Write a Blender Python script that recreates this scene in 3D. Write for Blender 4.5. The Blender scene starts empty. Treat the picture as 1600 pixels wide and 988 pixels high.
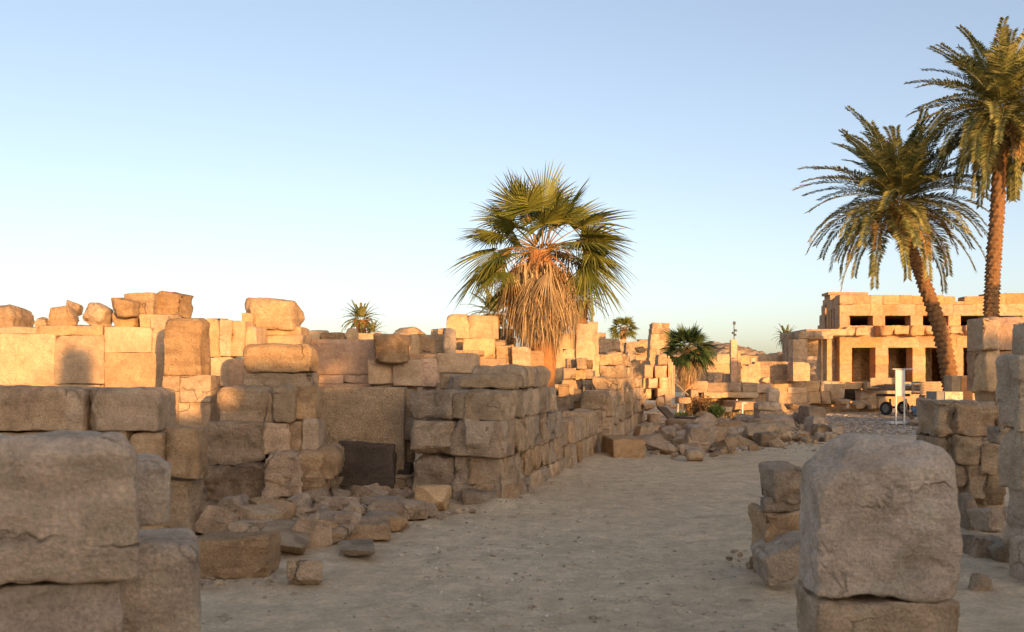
import bpy, math, random
import numpy as np
from mathutils import Vector, Matrix

# ------------------------------------------------------------------ camera, sky, sun, exposure
S = bpy.context.scene
COL = S.collection
F, CX, HY, CZ = 1555.0, 800.0, 592.0, 1.6          # focal length in photo pixels, centre column, horizon row, eye height
cam_d = bpy.data.cameras.new('camera'); cam = bpy.data.objects.new('camera', cam_d); COL.objects.link(cam)
cam_d.sensor_width = 36.0; cam_d.lens = F / 1600 * 36
cam.location = (0, 0, CZ); cam.rotation_euler = (math.radians(90), 0, 0)
cam_d.shift_y = (HY - 494) / 1600
cam_d.clip_start = 0.1; cam_d.clip_end = 3000
cam_d.dof.use_dof = True; cam_d.dof.focus_distance = 28; cam_d.dof.aperture_fstop = 4.5
S.camera = cam

SUN_AZ = math.radians(25)       # sun stands behind the camera, 25 degrees to its right
SUN_EL = math.radians(5.5)
w = bpy.data.worlds.new('World'); S.world = w; w.use_nodes = True
nt = w.node_tree; nt.nodes.clear()
sky = nt.nodes.new('ShaderNodeTexSky'); sky.sky_type = 'NISHITA'; sky.sun_disc = False
sky.sun_elevation = SUN_EL; sky.sun_rotation = math.pi - SUN_AZ
sky.air_density = 0.6; sky.dust_density = 2.0; sky.ozone_density = 0.45; sky.altitude = 80
bg = nt.nodes.new('ShaderNodeBackground'); bg.inputs[1].default_value = 0.15
wo = nt.nodes.new('ShaderNodeOutputWorld')
gm = nt.nodes.new('ShaderNodeGamma'); gm.inputs[1].default_value = 0.80     # the photograph's soft highlight roll-off and white balance
tn = nt.nodes.new('ShaderNodeMix'); tn.data_type = 'RGBA'; tn.blend_type = 'MULTIPLY'; tn.inputs[0].default_value = 1; tn.inputs[7].default_value = (1.0, .955, .975, 1)
nt.links.new(sky.outputs[0], gm.inputs[0]); nt.links.new(gm.outputs[0], tn.inputs[6]); nt.links.new(tn.outputs[2], bg.inputs[0]); nt.links.new(bg.outputs[0], wo.inputs[0])

sd = bpy.data.lights.new('sun', 'SUN'); sd.energy = 2.55; sd.angle = math.radians(0.5); sd.color = (1.0, 0.53, 0.19)
so = bpy.data.objects.new('sun', sd); COL.objects.link(so)
tosun = Vector((math.sin(SUN_AZ) * math.cos(SUN_EL), -math.cos(SUN_AZ) * math.cos(SUN_EL), math.sin(SUN_EL)))
so.rotation_euler = tosun.to_track_quat('Z', 'Y').to_euler(); so.location = (20, -40, 20)

S.view_settings.view_transform = 'Standard'; S.view_settings.look = 'None'
S.view_settings.exposure = 1.55; S.view_settings.gamma = 1.0
S.render.engine = 'CYCLES'
S.cycles.max_bounces = 5; S.cycles.diffuse_bounces = 3; S.cycles.transparent_max_bounces = 4
S.cycles.use_denoising = True

# ------------------------------------------------------------------ numpy noise
_r = np.random.RandomState(7)
PERM = np.tile(_r.permutation(256), 3).astype(np.int64)
GR = _r.normal(size=(256, 3)); GR /= np.linalg.norm(GR, axis=1)[:, None]
def noise(P):
    I = np.floor(P).astype(np.int64); f = P - I; I &= 255
    u = f * f * f * (f * (f * 6 - 15) + 10)
    r = 0
    for dx in (0, 1):
        wx = u[:, 0] if dx else 1 - u[:, 0]
        for dy in (0, 1):
            wy = u[:, 1] if dy else 1 - u[:, 1]
            for dz in (0, 1):
                wz = u[:, 2] if dz else 1 - u[:, 2]
                h = PERM[PERM[PERM[(I[:, 0] + dx) & 255] + ((I[:, 1] + dy) & 255)] + ((I[:, 2] + dz) & 255)]
                g = GR[h]
                r = r + wx * wy * wz * (g[:, 0] * (f[:, 0] - dx) + g[:, 1] * (f[:, 1] - dy) + g[:, 2] * (f[:, 2] - dz))
    return r * 1.5
def fbm(P, o=4, rough=.5):
    a = 1.; s = 0.; t = 0.
    for i in range(o):
        s = s + a * noise(P + 17.3 * i); t += a; a *= rough; P = P * 2.03
    return s / t * 1.3
def sstep(x, a, b):
    t = np.clip((x - a) / (b - a), 0, 1); return t * t * (3 - 2 * t)

# ------------------------------------------------------------------ object helpers
def at(px, py, Y):
    return Vector(((px - CX) / F * Y, Y, CZ + (HY - py) / F * Y))
def tag(o, label, cat, group=None, kind=None):
    if label: o['label'] = label
    if cat: o['category'] = cat
    if group: o['group'] = group
    if kind: o['kind'] = kind
    return o
def empty(name, label, cat, loc, group=None, rz=0):
    o = bpy.data.objects.new(name, None); COL.objects.link(o)
    o.location = loc; o.rotation_euler = (0, 0, rz); o.empty_display_size = .2
    return tag(o, label, cat, group)
def mesh_obj(name, V, Fc, mat, parent=None, loc=(0, 0, 0), rot=None, smooth=True):
    me = bpy.data.meshes.new(name)
    V = np.asarray(V, dtype=np.float64)
    if isinstance(Fc, np.ndarray) and Fc.ndim == 2:
        k = Fc.shape[1]
        me.vertices.add(len(V)); me.vertices.foreach_set('co', V.ravel())
        me.loops.add(Fc.size); me.loops.foreach_set('vertex_index', Fc.ravel().astype(np.int32))
        me.polygons.add(len(Fc)); me.polygons.foreach_set('loop_start', np.arange(0, Fc.size, k, dtype=np.int32))
        me.polygons.foreach_set('loop_total', np.full(len(Fc), k, dtype=np.int32))
        me.update(calc_edges=True)
    else:
        me.from_pydata([tuple(v) for v in V], [], Fc); me.update()
    me.polygons.foreach_set('use_smooth', [smooth] * len(me.polygons))
    me.materials.append(mat)
    o = bpy.data.objects.new(name, me); COL.objects.link(o)
    if parent is not None:
        o.parent = parent
        m = parent.matrix_basis.inverted() if parent.parent is None else (parent.parent.matrix_basis @ parent.matrix_basis).inverted()
        o.location = m @ Vector(loc)
        if rot is not None: o.rotation_euler = (rot[0], rot[1], rot[2] - parent.rotation_euler.z)
        elif parent.rotation_euler.z: o.rotation_euler = (0, 0, -parent.rotation_euler.z)
    else:
        o.location = loc
        if rot is not None: o.rotation_euler = rot
    return o

# ------------------------------------------------------------------ materials
def N(t, ty, **kw):
    n = t.nodes.new(ty)
    for k, v in kw.items():
        if k.startswith('i_'):
            n.inputs[k[2:].replace('_', ' ')].default_value = v
        else: setattr(n, k, v)
    return n
def ramp(t, src, stops, interp='LINEAR'):
    r = t.nodes.new('ShaderNodeValToRGB'); r.color_ramp.interpolation = interp
    e = r.color_ramp.elements
    while len(e) < len(stops): e.new(0.5)
    for i, (p, c) in enumerate(stops):
        e[i].position = p; e[i].color = (*c, 1) if hasattr(c, '__len__') else (c, c, c, 1)
    t.links.new(src, r.inputs[0]); return r.outputs[0]
def mixc(t, fac, a, b, mode='MIX'):
    m = t.nodes.new('ShaderNodeMix'); m.data_type = 'RGBA'; m.blend_type = mode
    for s, v in ((m.inputs[0], fac), (m.inputs[6], a), (m.inputs[7], b)):
        if isinstance(v, bpy.types.NodeSocket): t.links.new(v, s)
        elif hasattr(v, '__len__'): s.default_value = (*v, 1)
        elif s.type == 'RGBA': s.default_value = (v, v, v, 1)
        else: s.default_value = v
    return m.outputs[2]
def mth(t, op, a, b=None):
    m = t.nodes.new('ShaderNodeMath'); m.operation = op
    for s, v in ((m.inputs[0], a), (m.inputs[1], b)):
        if v is None: continue
        if isinstance(v, bpy.types.NodeSocket): t.links.new(v, s)
        else: s.default_value = v
    return m.outputs[0]
def new_mat(name, rough=.9, spec=.15):
    m = bpy.data.materials.new(name); m.use_nodes = True
    t = m.node_tree; b = t.nodes['Principled BSDF']
    b.inputs['Roughness'].default_value = rough; b.inputs['Specular IOR Level'].default_value = spec
    return m, t, b
def plain(name, c, rough=.6, var=.15, sc=6., metal=0, bump=.1, spec=.3):
    m, t, b = new_mat(name, rough, spec); b.inputs['Metallic'].default_value = metal
    tc = N(t, 'ShaderNodeTexCoord'); n = N(t, 'ShaderNodeTexNoise', i_Scale=sc, i_Detail=6.)
    t.links.new(tc.outputs['Object'], n.inputs['Vector'])
    k = ramp(t, n.outputs['Fac'], [(.3, tuple(x * (1 - var) for x in c)), (.7, tuple(min(1, x * (1 + var)) for x in c))])
    t.links.new(k, b.inputs['Base Color'])
    bp = N(t, 'ShaderNodeBump', i_Strength=bump, i_Distance=.02); t.links.new(n.outputs['Fac'], bp.inputs['Height']); t.links.new(bp.outputs[0], b.inputs['Normal'])
    return m
def stone(name, A, B, C, patch=.5, strata=.35, bump=.6, grain=.25, scale=1., vert=False, pits=.5, tint=.2, speck=0.):
    A, B, C = [(c[0] * 1.2, c[1] * 1.06, c[2] * .88) for c in (A, B, C)]
    m, t, b = new_mat(name, .93, .1)
    tc = N(t, 'ShaderNodeTexCoord'); oi = N(t, 'ShaderNodeObjectInfo')
    comb = N(t, 'ShaderNodeCombineXYZ')
    r1 = mth(t, 'MULTIPLY', oi.outputs['Random'], 91.); r2 = mth(t, 'MULTIPLY', oi.outputs['Random'], 37.)
    t.links.new(r1, comb.inputs[0]); t.links.new(r2, comb.inputs[1]); t.links.new(r1, comb.inputs[2])
    add = N(t, 'ShaderNodeVectorMath', operation='ADD')
    t.links.new(tc.outputs['Object'], add.inputs[0]); t.links.new(comb.outputs[0], add.inputs[1])
    v = add.outputs[0]
    def nz(sc, det=6., ro=.6, vec=v, dist=0.):
        n = N(t, 'ShaderNodeTexNoise', i_Scale=sc * scale, i_Detail=det, i_Roughness=ro, i_Distortion=dist); t.links.new(vec, n.inputs['Vector']); return n.outputs['Fac']
    mp = N(t, 'ShaderNodeMapping'); mp.inputs['Scale'].default_value = (6, 6, .6) if vert else (.7, .7, 7)
    mp.inputs['Rotation'].default_value = (.06, -.05, 0)
    t.links.new(v, mp.inputs['Vector'])
    big = nz(1.1, 8., .62, dist=.4); mid = nz(5., 8., .7); fine = nz(55., 4., .7); st = nz(1.3, 6., .6, mp.outputs[0], .5)
    col = ramp(t, big, [(.32, A), (.68, B)])
    col = mixc(t, mth(t, 'MULTIPLY', ramp(t, st, [(.42, 0.), (.62, 1.)]), strata), col, C)
    pt = nz(1.9, 9., .68, dist=.8)
    pm = mth(t, 'MULTIPLY', ramp(t, pt, [(.50, 0.), (.62, 1.)]), patch)
    col = mixc(t, pm, col, tuple(x * .42 for x in C))
    pale = nz(2.7, 9., .7, dist=.5)
    col = mixc(t, mth(t, 'MULTIPLY', ramp(t, pale, [(.56, 0.), (.72, 1.)]), .35), col, tuple(min(.75, x * 1.35) for x in B))
    col = mixc(t, grain * 2, col, ramp(t, fine, [(.3, .45), (.7, 1.45)]), 'MULTIPLY')
    col = mixc(t, .55, col, ramp(t, mid, [(.3, .62), (.7, 1.42)]), 'MULTIPLY')
    if speck:
        sp = nz(75., 3., .6); col = mixc(t, speck, col, ramp(t, sp, [(.40, .45), (.60, 1.3)]), 'MULTIPLY')
    # hairline cracks along distorted cell borders
    wn = N(t, 'ShaderNodeTexNoise', i_Scale=3.5, i_Detail=5.); t.links.new(v, wn.inputs['Vector'])
    wv = mixc(t, .28, v, wn.outputs['Color']); cr = N(t, 'ShaderNodeTexVoronoi', feature='DISTANCE_TO_EDGE', i_Scale=1.7 * scale); t.links.new(wv, cr.inputs['Vector'])
    crack = mth(t, 'MULTIPLY', ramp(t, cr.outputs['Distance'], [(.0, 1.), (.018, 0.)]), ramp(t, big, [(.5, 0.), (.62, 1.)]))
    col = mixc(t, mth(t, 'MULTIPLY', crack, .75 * min(1, max(0, bump * 1.6 - .5))), col, tuple(x * .3 for x in C))
    hs = N(t, 'ShaderNodeHueSaturation')
    val = N(t, 'ShaderNodeMapRange'); val.inputs[3].default_value = 1 - tint; val.inputs[4].default_value = 1 + tint * .7
    t.links.new(oi.outputs['Random'], val.inputs[0]); t.links.new(val.outputs[0], hs.inputs['Value'])
    frac = mth(t, 'FRACT', mth(t, 'MULTIPLY', oi.outputs['Random'], 13.7))
    sat = N(t, 'ShaderNodeMapRange'); sat.inputs[3].default_value = .78; sat.inputs[4].default_value = 1.02
    t.links.new(frac, sat.inputs[0]); t.links.new(sat.outputs[0], hs.inputs['Saturation'])
    t.links.new(col, hs.inputs['Color']); t.links.new(hs.outputs[0], b.inputs['Base Color'])
    vo = N(t, 'ShaderNodeTexVoronoi', i_Scale=22. * scale); t.links.new(v, vo.inputs['Vector'])
    pit = ramp(t, vo.outputs['Distance'], [(.05, 0.), (.3, 1.)])
    pitm = mth(t, 'MULTIPLY', mth(t, 'SUBTRACT', 1., pit), mth(t, 'MULTIPLY', ramp(t, mid, [(.5, 0.), (.65, 1.)]), pits))
    h = mth(t, 'ADD', mth(t, 'MULTIPLY', mid, 1.1), mth(t, 'MULTIPLY', fine, .22)); h = mth(t, 'SUBTRACT', h, mth(t, 'MULTIPLY', crack, .5))
    h = mth(t, 'ADD', h, mth(t, 'MULTIPLY', st, .6)); h = mth(t, 'ADD', h, mth(t, 'MULTIPLY', nz(14., 8., .75), .45)); h = mth(t, 'SUBTRACT', h, mth(t, 'MULTIPLY', pitm, .4))
    bp = N(t, 'ShaderNodeBump', i_Strength=min(1, bump * 1.35), i_Distance=.07); t.links.new(h, bp.inputs['Height']); t.links.new(bp.outputs[0], b.inputs['Normal'])
    return m
M = {}
M['sand'] = stone('sandstone', (.42, .30, .19), (.52, .39, .26), (.34, .235, .145))
M['pale'] = stone('pale_sandstone', (.45, .33, .21), (.52, .395, .265), (.38, .27, .165), patch=.25, strata=.25, bump=.35, pits=.4, tint=.15)
M['grey'] = stone('weathered_grey_sandstone', (.38, .30, .215), (.50, .405, .305), (.31, .235, .165), patch=.45, strata=.3, bump=.8)
M['fore'] = stone('worn_foreground_sandstone', (.50, .405, .315), (.62, .515, .41), (.42, .33, .245), patch=.32, strata=.3, bump=.7, tint=.08)
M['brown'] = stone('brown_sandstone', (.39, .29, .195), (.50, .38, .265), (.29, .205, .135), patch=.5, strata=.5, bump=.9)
M['dark'] = stone('dark_granite', (.085, .07, .06), (.15, .12, .10), (.07, .05, .045), patch=.3, strata=.3, bump=.8, tint=.1)
M['granite'] = stone('grey_brown_granite', (.33, .26, .185), (.42, .335, .245), (.27, .2, .14), patch=.2, strata=.05, bump=.5, speck=.65, tint=.02, pits=.1)
M['pink'] = stone('pink_sandstone', (.50, .33, .22), (.58, .41, .29), (.42, .27, .18), patch=.2, strata=.25, bump=.5)
M['temple'] = stone('temple_sandstone', (.43, .265, .15), (.48, .31, .185), (.36, .22, .12), patch=.2, strata=.45, bump=.6, tint=.14)
M['flow'] = stone('wind_worn_sandstone', (.46, .33, .205), (.55, .42, .28), (.34, .235, .145), patch=.3, strata=.55, bump=.8)

# ------------------------------------------------------------------ stone shapes
def box_lattice(nx, ny, nz):
    pts = {}; q = []
    def gid(i, j, k):
        key = (i, j, k)
        v = pts.get(key)
        if v is None: v = len(pts); pts[key] = v
        return v
    def face(na, nb, f, flip):
        for a in range(na):
            for b_ in range(nb):
                c = [f(a, b_), f(a + 1, b_), f(a + 1, b_ + 1), f(a, b_ + 1)]
                ids = [gid(*p) for p in c]
                q.append(ids[::-1] if flip else ids)
    face(nx, ny, lambda a, c: (a, c, 0), True); face(nx, ny, lambda a, c: (a, c, nz), False)
    face(nx, nz, lambda a, c: (a, 0, c), False); face(nx, nz, lambda a, c: (a, ny, c), True)
    face(ny, nz, lambda a, c: (0, a, c), True); face(ny, nz, lambda a, c: (nx, a, c), False)
    P = np.array(list(pts.keys()), dtype=float) / np.array([nx, ny, nz]) * 2 - 1
    return P, np.array(q)
_lat = {}
def lattice(nx, ny, nz):
    k = (nx, ny, nz)
    if k not in _lat: _lat[k] = box_lattice(*k)
    return _lat[k]
def block_geo(dim, cell=.04, r=.03, amp=.012, jit=.03, cuts=2, cut=.18, pit=0., strata=0., top=0., seed=0, wob=0., chip=.022):
    """A hewn block: rounded box, warped corners, broken-off corners, weathered faces. top: amount the upper edges are worn away."""
    rg = np.random.RandomState(seed & 0x7fffffff)
    dim = np.array(dim, float); H = dim / 2
    n = [int(min(72, max(5, math.ceil(dim[i] / cell) + 2))) for i in range(3)]
    L, q = lattice(*n)
    P = np.empty_like(L)
    for ax in range(3):                       # two narrow rows along every edge carry the rounding, the rest is even
        a = min(r * 1.15, H[ax] * .5); m_ = n[ax]
        k = np.rint((L[:, ax] + 1) / 2 * m_).astype(int)
        tab = np.concatenate([[-H[ax], -H[ax] + a * .32], np.linspace(-H[ax] + a, H[ax] - a, m_ - 3), [H[ax] - a * .32, H[ax]]])
        P[:, ax] = tab[k]
    off = rg.uniform(-50, 50, 3)
    rl = r * (1 + .8 * noise(P * 1.6 / max(.2, H.max()) + off))
    rl = np.clip(rl * .8, .15 * r, .95 * H.min())
    if top: rl = np.clip(rl + top * sstep(P[:, 2] / H[2], .1, 1.) * (.6 + .8 * (noise(P * 1.1 + off) + .3)), .005, .93 * H.min())
    inner = np.clip(P, -(H - rl[:, None]), H - rl[:, None])
    d = P - inner; ln = np.linalg.norm(d, axis=1); ln[ln == 0] = 1
    Nn = d / ln[:, None]; P = inner + Nn * rl[:, None]
    for c in range(cuts):
        nrm = rg.choice([-1, 1], 3) * rg.uniform(.25, 1, 3)
        if rg.rand() < .5: nrm[rg.randint(3)] *= .1
        nrm /= np.linalg.norm(nrm)
        sup = (np.abs(nrm) * H).sum(); dd = sup - cut * rg.uniform(.4, 1.3) * dim.min()
        wv = fbm(P * 3 / max(.3, dim.min()) + off, 3) * .08 * dim.min()
        ex = np.maximum(0, P @ nrm - dd + wv)
        P = P - ex[:, None] * nrm
    if chip:
        e = np.sort(np.abs(L), axis=1)
        em = sstep(1 - e[:, 1], .30, 0.)  if False else sstep(e[:, 1] * 1., 1 - min(.45, 3.2 * chip / dim.min() + .08), 1.)
        cn = np.maximum(0, fbm(P * 4.5 / max(.25, min(1., dim.max())) + off * 1.7, 4, .6) - .02)
        P = P - Nn * (em * cn * chip * 3.0)[:, None]
    if jit:
        J = rg.uniform(-jit, jit, (2, 2, 2, 3)) * np.minimum(dim, dim.min() * 2.2); U = P / dim + .5
        for i in (0, 1):
            for j in (0, 1):
                for k in (0, 1):
                    wt = (U[:, 0] if i else 1 - U[:, 0]) * (U[:, 1] if j else 1 - U[:, 1]) * (U[:, 2] if k else 1 - U[:, 2])
                    P = P + wt[:, None] * J[i, j, k]
    ms = dim.min()
    D = amp * (fbm(P * 3.2 + off, 5, .6) * 2 + .9 * np.minimum(0, fbm(P * 9 + off * 1.3, 3, .6)))
    if wob: D = D + wob * fbm(P * 1.3 / ms * .8 + off * 2, 3)
    if strata: D = D + strata * fbm(P * np.array([.8, .8, 11.]) + off, 3) * (1 - np.abs(Nn[:, 2]) * .8)
    if pit: D = D - pit * sstep(fbm(P * 2.6 + off * 3, 4, .6), .12, .55)
    return P + Nn * D[:, None], q
def rock_geo(dim, n=14, planes=13, p=16, amp=.045, seed=0, flat=True, strata=0.):
    rg = np.random.RandomState(seed & 0x7fffffff)
    L, q = lattice(n, n, n)
    A = np.tan(L * math.pi / 4); D = A / np.linalg.norm(A, axis=1)[:, None]
    nr = rg.normal(size=(planes, 3)); nr /= np.linalg.norm(nr, axis=1)[:, None]
    ax = np.array([[1, 0, 0], [-1, 0, 0], [0, 1, 0], [0, -1, 0], [0, 0, 1], [0, 0, -1]], float) + rg.normal(scale=.22, size=(6, 3))
    ax /= np.linalg.norm(ax, axis=1)[:, None]
    nr = np.vstack([nr, ax]); ds = np.concatenate([rg.uniform(.72, 1.1, planes), rg.uniform(.6, .85, 6)])
    p = p * 5
    g = np.maximum(0, D @ nr.T) / ds
    R = (g ** p).sum(1) ** (-1. / p)
    off = rg.uniform(-50, 50, 3)
    P = D * (R * (1 + amp * 2.2 * fbm(D * 2.5 + off, 4, .6)))[:, None]
    lo, hi = P.min(0), P.max(0); P = (P - (lo + hi) / 2) / (hi - lo) * np.array(dim)
    if strata: P = P + (D * np.array([1, 1, .2])) * (strata * fbm(P * np.array([.8, .8, 13.]) + off, 2))[:, None]
    return P, q
SEED = [100]
def seed():
    SEED[0] += 1; return SEED[0] * 7919

def add_block(parent, c, dim, yaw=0, mat='sand', name='stone_block', Y=None, label=None, cat=None, group=None, tilt=(0, 0), sd=None, **kw):
    Y = Y or max(3., c[1])
    if 'cell' not in kw: kw['cell'] = max(.014, .0031 * Y)
    kw['r'] = kw.get('r', .03) * .38; kw['amp'] = kw.get('amp', .012) * 1.35
    sd = sd or seed(); rr = random.Random(sd + 5)
    if mat in ('sand', 'grey', 'brown', 'flow') and min(dim) > .12 and Y < 45 and kw.get('jit', .03) > 0:
        z_ = rr.random()
        if z_ < .35: kw['pit'] = max(kw.get('pit', 0), .03 * min(1, min(dim) / .4)); kw['amp'] *= 1.7
        elif z_ < .55: kw['top'] = max(kw.get('top', 0), .05); kw['cuts'] = kw.get('cuts', 2) + 2; kw['cut'] = max(kw.get('cut', .18), .28)
        elif z_ < .75: kw['strata'] = max(kw.get('strata', 0), .014)
    V, q = block_geo(dim, seed=sd, **kw)
    o = mesh_obj(name, V, q, M[mat], parent, c, (tilt[0], tilt[1], yaw))
    return tag(o, label, cat, group)
def pxb(parent, x0, y0, x1, y1, Y, depth=.5, mat='sand', yaw=0., gap=.004, sil='', piv=False, **kw):
    """block whose front face spans the pixel rectangle at distance Y; sil 'r'/'l'/'t': that edge of the rectangle is its far edge"""
    a = at(x0, y0, Y); b_ = at(x1, y1, Y); k = (Y + depth) / Y
    if 'r' in sil: b_.x *= k
    if 'l' in sil: a.x *= k
    if 't' in sil: a.z = CZ + (a.z - CZ) * k
    wd = b_.x - a.x - 2 * gap; h = a.z - b_.z - 2 * gap
    c = Vector(((a.x + b_.x) / 2, Y + depth / 2, (a.z + b_.z) / 2))
    if piv: c = Vector((b_.x, Y, c.z)) + Matrix.Rotation(yaw, 3, 'Z') @ Vector((-wd / 2, depth / 2, 0))
    return add_block(parent, c, (wd, depth, h), yaw, mat, Y=Y, **kw)
def gy(py): return F * CZ / (py - HY)          # distance of the ground seen at row py
def rock(x0, y0, x1, y1, label, cat='rock', name='rock', mat='grey', group=None, Y=None, df=.8, yaw=0, tilt=(0, 0), planes=10, p=16, amp=.035, block=False, ff=.82, zb=None, n=None, **kw):
    Y = Y or gy(y1)
    wd = (x1 - x0) / F * Y; dp = max(.06, wd * df)
    yft = y0
    if y0 > HY + 12:                          # seen from above: part of the height in the picture is the top face
        yft = y1 - ff * (y1 - y0); dp = min(1.5 * wd, max(.35 * wd, Y * ((yft - HY) / (y0 - HY) - 1)))
    k = (Y + dp) / Y
    xa = (x0 - CX) / F * Y * (k if x0 > CX else 1); xb = (x1 - CX) / F * Y * (k if x1 < CX else 1)
    if xb - xa < .6 * wd: m_ = (xa + xb) / 2; xa, xb = m_ - .3 * wd, m_ + .3 * wd
    za = CZ + (HY - yft) / F * Y; zb_ = CZ + (HY - y1) / F * Y
    wd = xb - xa; h2 = za - zb_ + .03
    c = Vector(((xa + xb) / 2, Y + dp / 2, (za + zb_) / 2 - .015))
    if block:
        kw.setdefault('r', .025); kw.setdefault('jit', .05); kw.setdefault('cuts', 3); kw.setdefault('amp', .014)
        return add_block(None, c, (wd, dp, h2), yaw, mat, name=name, Y=Y, label=label, cat=cat, group=group, tilt=tilt, **kw)
    n = n or int(min(40, max(9, wd / (.0025 * Y))))
    V, q = rock_geo((wd, dp, h2), n, planes, p, amp, seed(), strata=kw.get('strata', 0))
    o = mesh_obj(name, V, q, M[mat], None, c, (tilt[0], tilt[1], yaw)); o.data.set_sharp_from_angle(angle=.42)
    return tag(o, label, cat, group)
def wall(label, loc, name='stone_wall', cat='wall', group=None):
    return empty(name, label, cat, loc, group)
def run(root, p0, p1, thick, courses, mat='sand', Y=None, side=1, jx=.12, inset=.02, sdv=1, **kw):
    """masonry between two ground points: courses of (z0, z1, s0, s1, count[, inset]); s in 0..1 along the run"""
    rg = random.Random(sdv)
    p0 = Vector((p0[0], p0[1], 0)); p1 = Vector((p1[0], p1[1], 0)); d = p1 - p0; L = d.length; u = d / L
    nrm = Vector((-u.y, u.x, 0)) * side; yaw = math.atan2(u.y, u.x)
    for cdef in courses:
        z0, z1, s0, s1, n = cdef[:5]; ins = cdef[5] if len(cdef) > 5 else 0
        cuts_ = [s0 + (s1 - s0) * i / n + (rg.uniform(-jx, jx) * (s1 - s0) / n if 0 < i < n else 0) for i in range(n + 1)]
        for i in range(n):
            a, b_ = cuts_[i] * L, cuts_[i + 1] * L
            m = mat if isinstance(mat, str) else rg.choice(mat)
            g = .006
            o_in = ins + rg.uniform(-inset, inset)
            c = p0 + u * (a + b_) / 2 + nrm * (thick / 2 + o_in); c.z = (z0 + z1) / 2
            add_block(root, c, (b_ - a - 2 * g, thick, z1 - z0 - .008), yaw + rg.uniform(-.015, .015), m, Y=Y or c.y, **kw)
# ------------------------------------------------------------------ ground
def ground_mat():
    m, t, b = new_mat('dusty_ground', .97, .05)
    tc = N(t, 'ShaderNodeTexCoord'); v = tc.outputs['Object']
    def nz(sc, det=8., ro=.6, dist=0.):
        n = N(t, 'ShaderNodeTexNoise', i_Scale=sc, i_Detail=det, i_Roughness=ro, i_Distortion=dist); t.links.new(v, n.inputs['Vector']); return n.outputs['Fac']
    a = nz(.35, 8., .6, .5); mid = nz(2.6, 8., .7); f = nz(38., 5., .75); g = nz(9., 8., .72)
    col = ramp(t, a, [(.3, (.72, .535, .335)), (.7, (.81, .62, .40))])
    col = mixc(t, .7, col, ramp(t, mid, [(.3, .66), (.7, 1.25)]), 'MULTIPLY')
    col = mixc(t, .6, col, ramp(t, g, [(.32, .7), (.68, 1.25)]), 'MULTIPLY')
    col = mixc(t, .5, col, ramp(t, f, [(.3, .6), (.7, 1.35)]), 'MULTIPLY')
    # grey gravel yard in front of the temple
    sp = N(t, 'ShaderNodeSeparateXYZ'); t.links.new(v, sp.inputs[0])
    e = mth(t, 'ADD', sp.outputs[1], mth(t, 'MULTIPLY', a, 6.))
    mk = mth(t, 'MULTIPLY', ramp(t, mth(t, 'MULTIPLY', e, .01), [(.29, 0.), (.33, 1.), (.46, 1.), (.50, 0.)]), ramp(t, mth(t, 'MULTIPLY', sp.outputs[0], .02), [(.12, 0.), (.2, 1.)]))
    vo = N(t, 'ShaderNodeTexVoronoi', i_Scale=9.); t.links.new(v, vo.inputs['Vector'])
    vs = N(t, 'ShaderNodeSeparateColor'); t.links.new(vo.outputs['Color'], vs.inputs[0])
    gc = ramp(t, vs.outputs[0], [(.1, (.20, .16, .12)), (.6, (.44, .36, .28)), (.95, (.64, .55, .46))])
    col = mixc(t, mk, col, gc)
    # pale grit scattered in the dust
    v2 = N(t, 'ShaderNodeTexVoronoi', i_Scale=14.); t.links.new(v, v2.inputs['Vector'])
    v2s = N(t, 'ShaderNodeSeparateColor'); t.links.new(v2.outputs['Color'], v2s.inputs[0])
    grit = mth(t, 'MULTIPLY', ramp(t, v2.outputs['Distance'], [(.12, 1.), (.2, 0.)]), ramp(t, v2s.outputs[0], [(.86, 0.), (.88, 1.)]))
    col = mixc(t, mth(t, 'MULTIPLY', grit, .7), col, (.55, .47, .38))
    t.links.new(col, b.inputs['Base Color'])
    h = mth(t, 'ADD', mth(t, 'MULTIPLY', g, 1.), mth(t, 'MULTIPLY', f, .3)); h = mth(t, 'ADD', h, mth(t, 'MULTIPLY', mid, .8)); h = mth(t, 'ADD', h, mth(t, 'MULTIPLY', grit, .25))
    fv = N(t, 'ShaderNodeTexVoronoi', i_Scale=2.6); mpf = N(t, 'ShaderNodeMapping'); mpf.inputs['Scale'].default_value = (1.5, .8, 1); t.links.new(v, mpf.inputs['Vector'])
    fw = mixc(t, .12, mpf.outputs[0], mth(t, 'MULTIPLY', g, 3.)); t.links.new(fw, fv.inputs['Vector'])
    fs = N(t, 'ShaderNodeSeparateColor'); t.links.new(fv.outputs['Color'], fs.inputs[0])
    foot = mth(t, 'MULTIPLY', ramp(t, fv.outputs['Distance'], [(.12, 1.), (.26, 0.)]), ramp(t, fs.outputs[1], [(.5, 0.), (.62, 1.)]))
    h = mth(t, 'SUBTRACT', h, mth(t, 'MULTIPLY', foot, .45))
    bp = N(t, 'ShaderNodeBump', i_Strength=.8, i_Distance=.075); t.links.new(h, bp.inputs['Height']); t.links.new(bp.outputs[0], b.inputs['Normal'])
    return m
M['ground'] = ground_mat()
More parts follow.
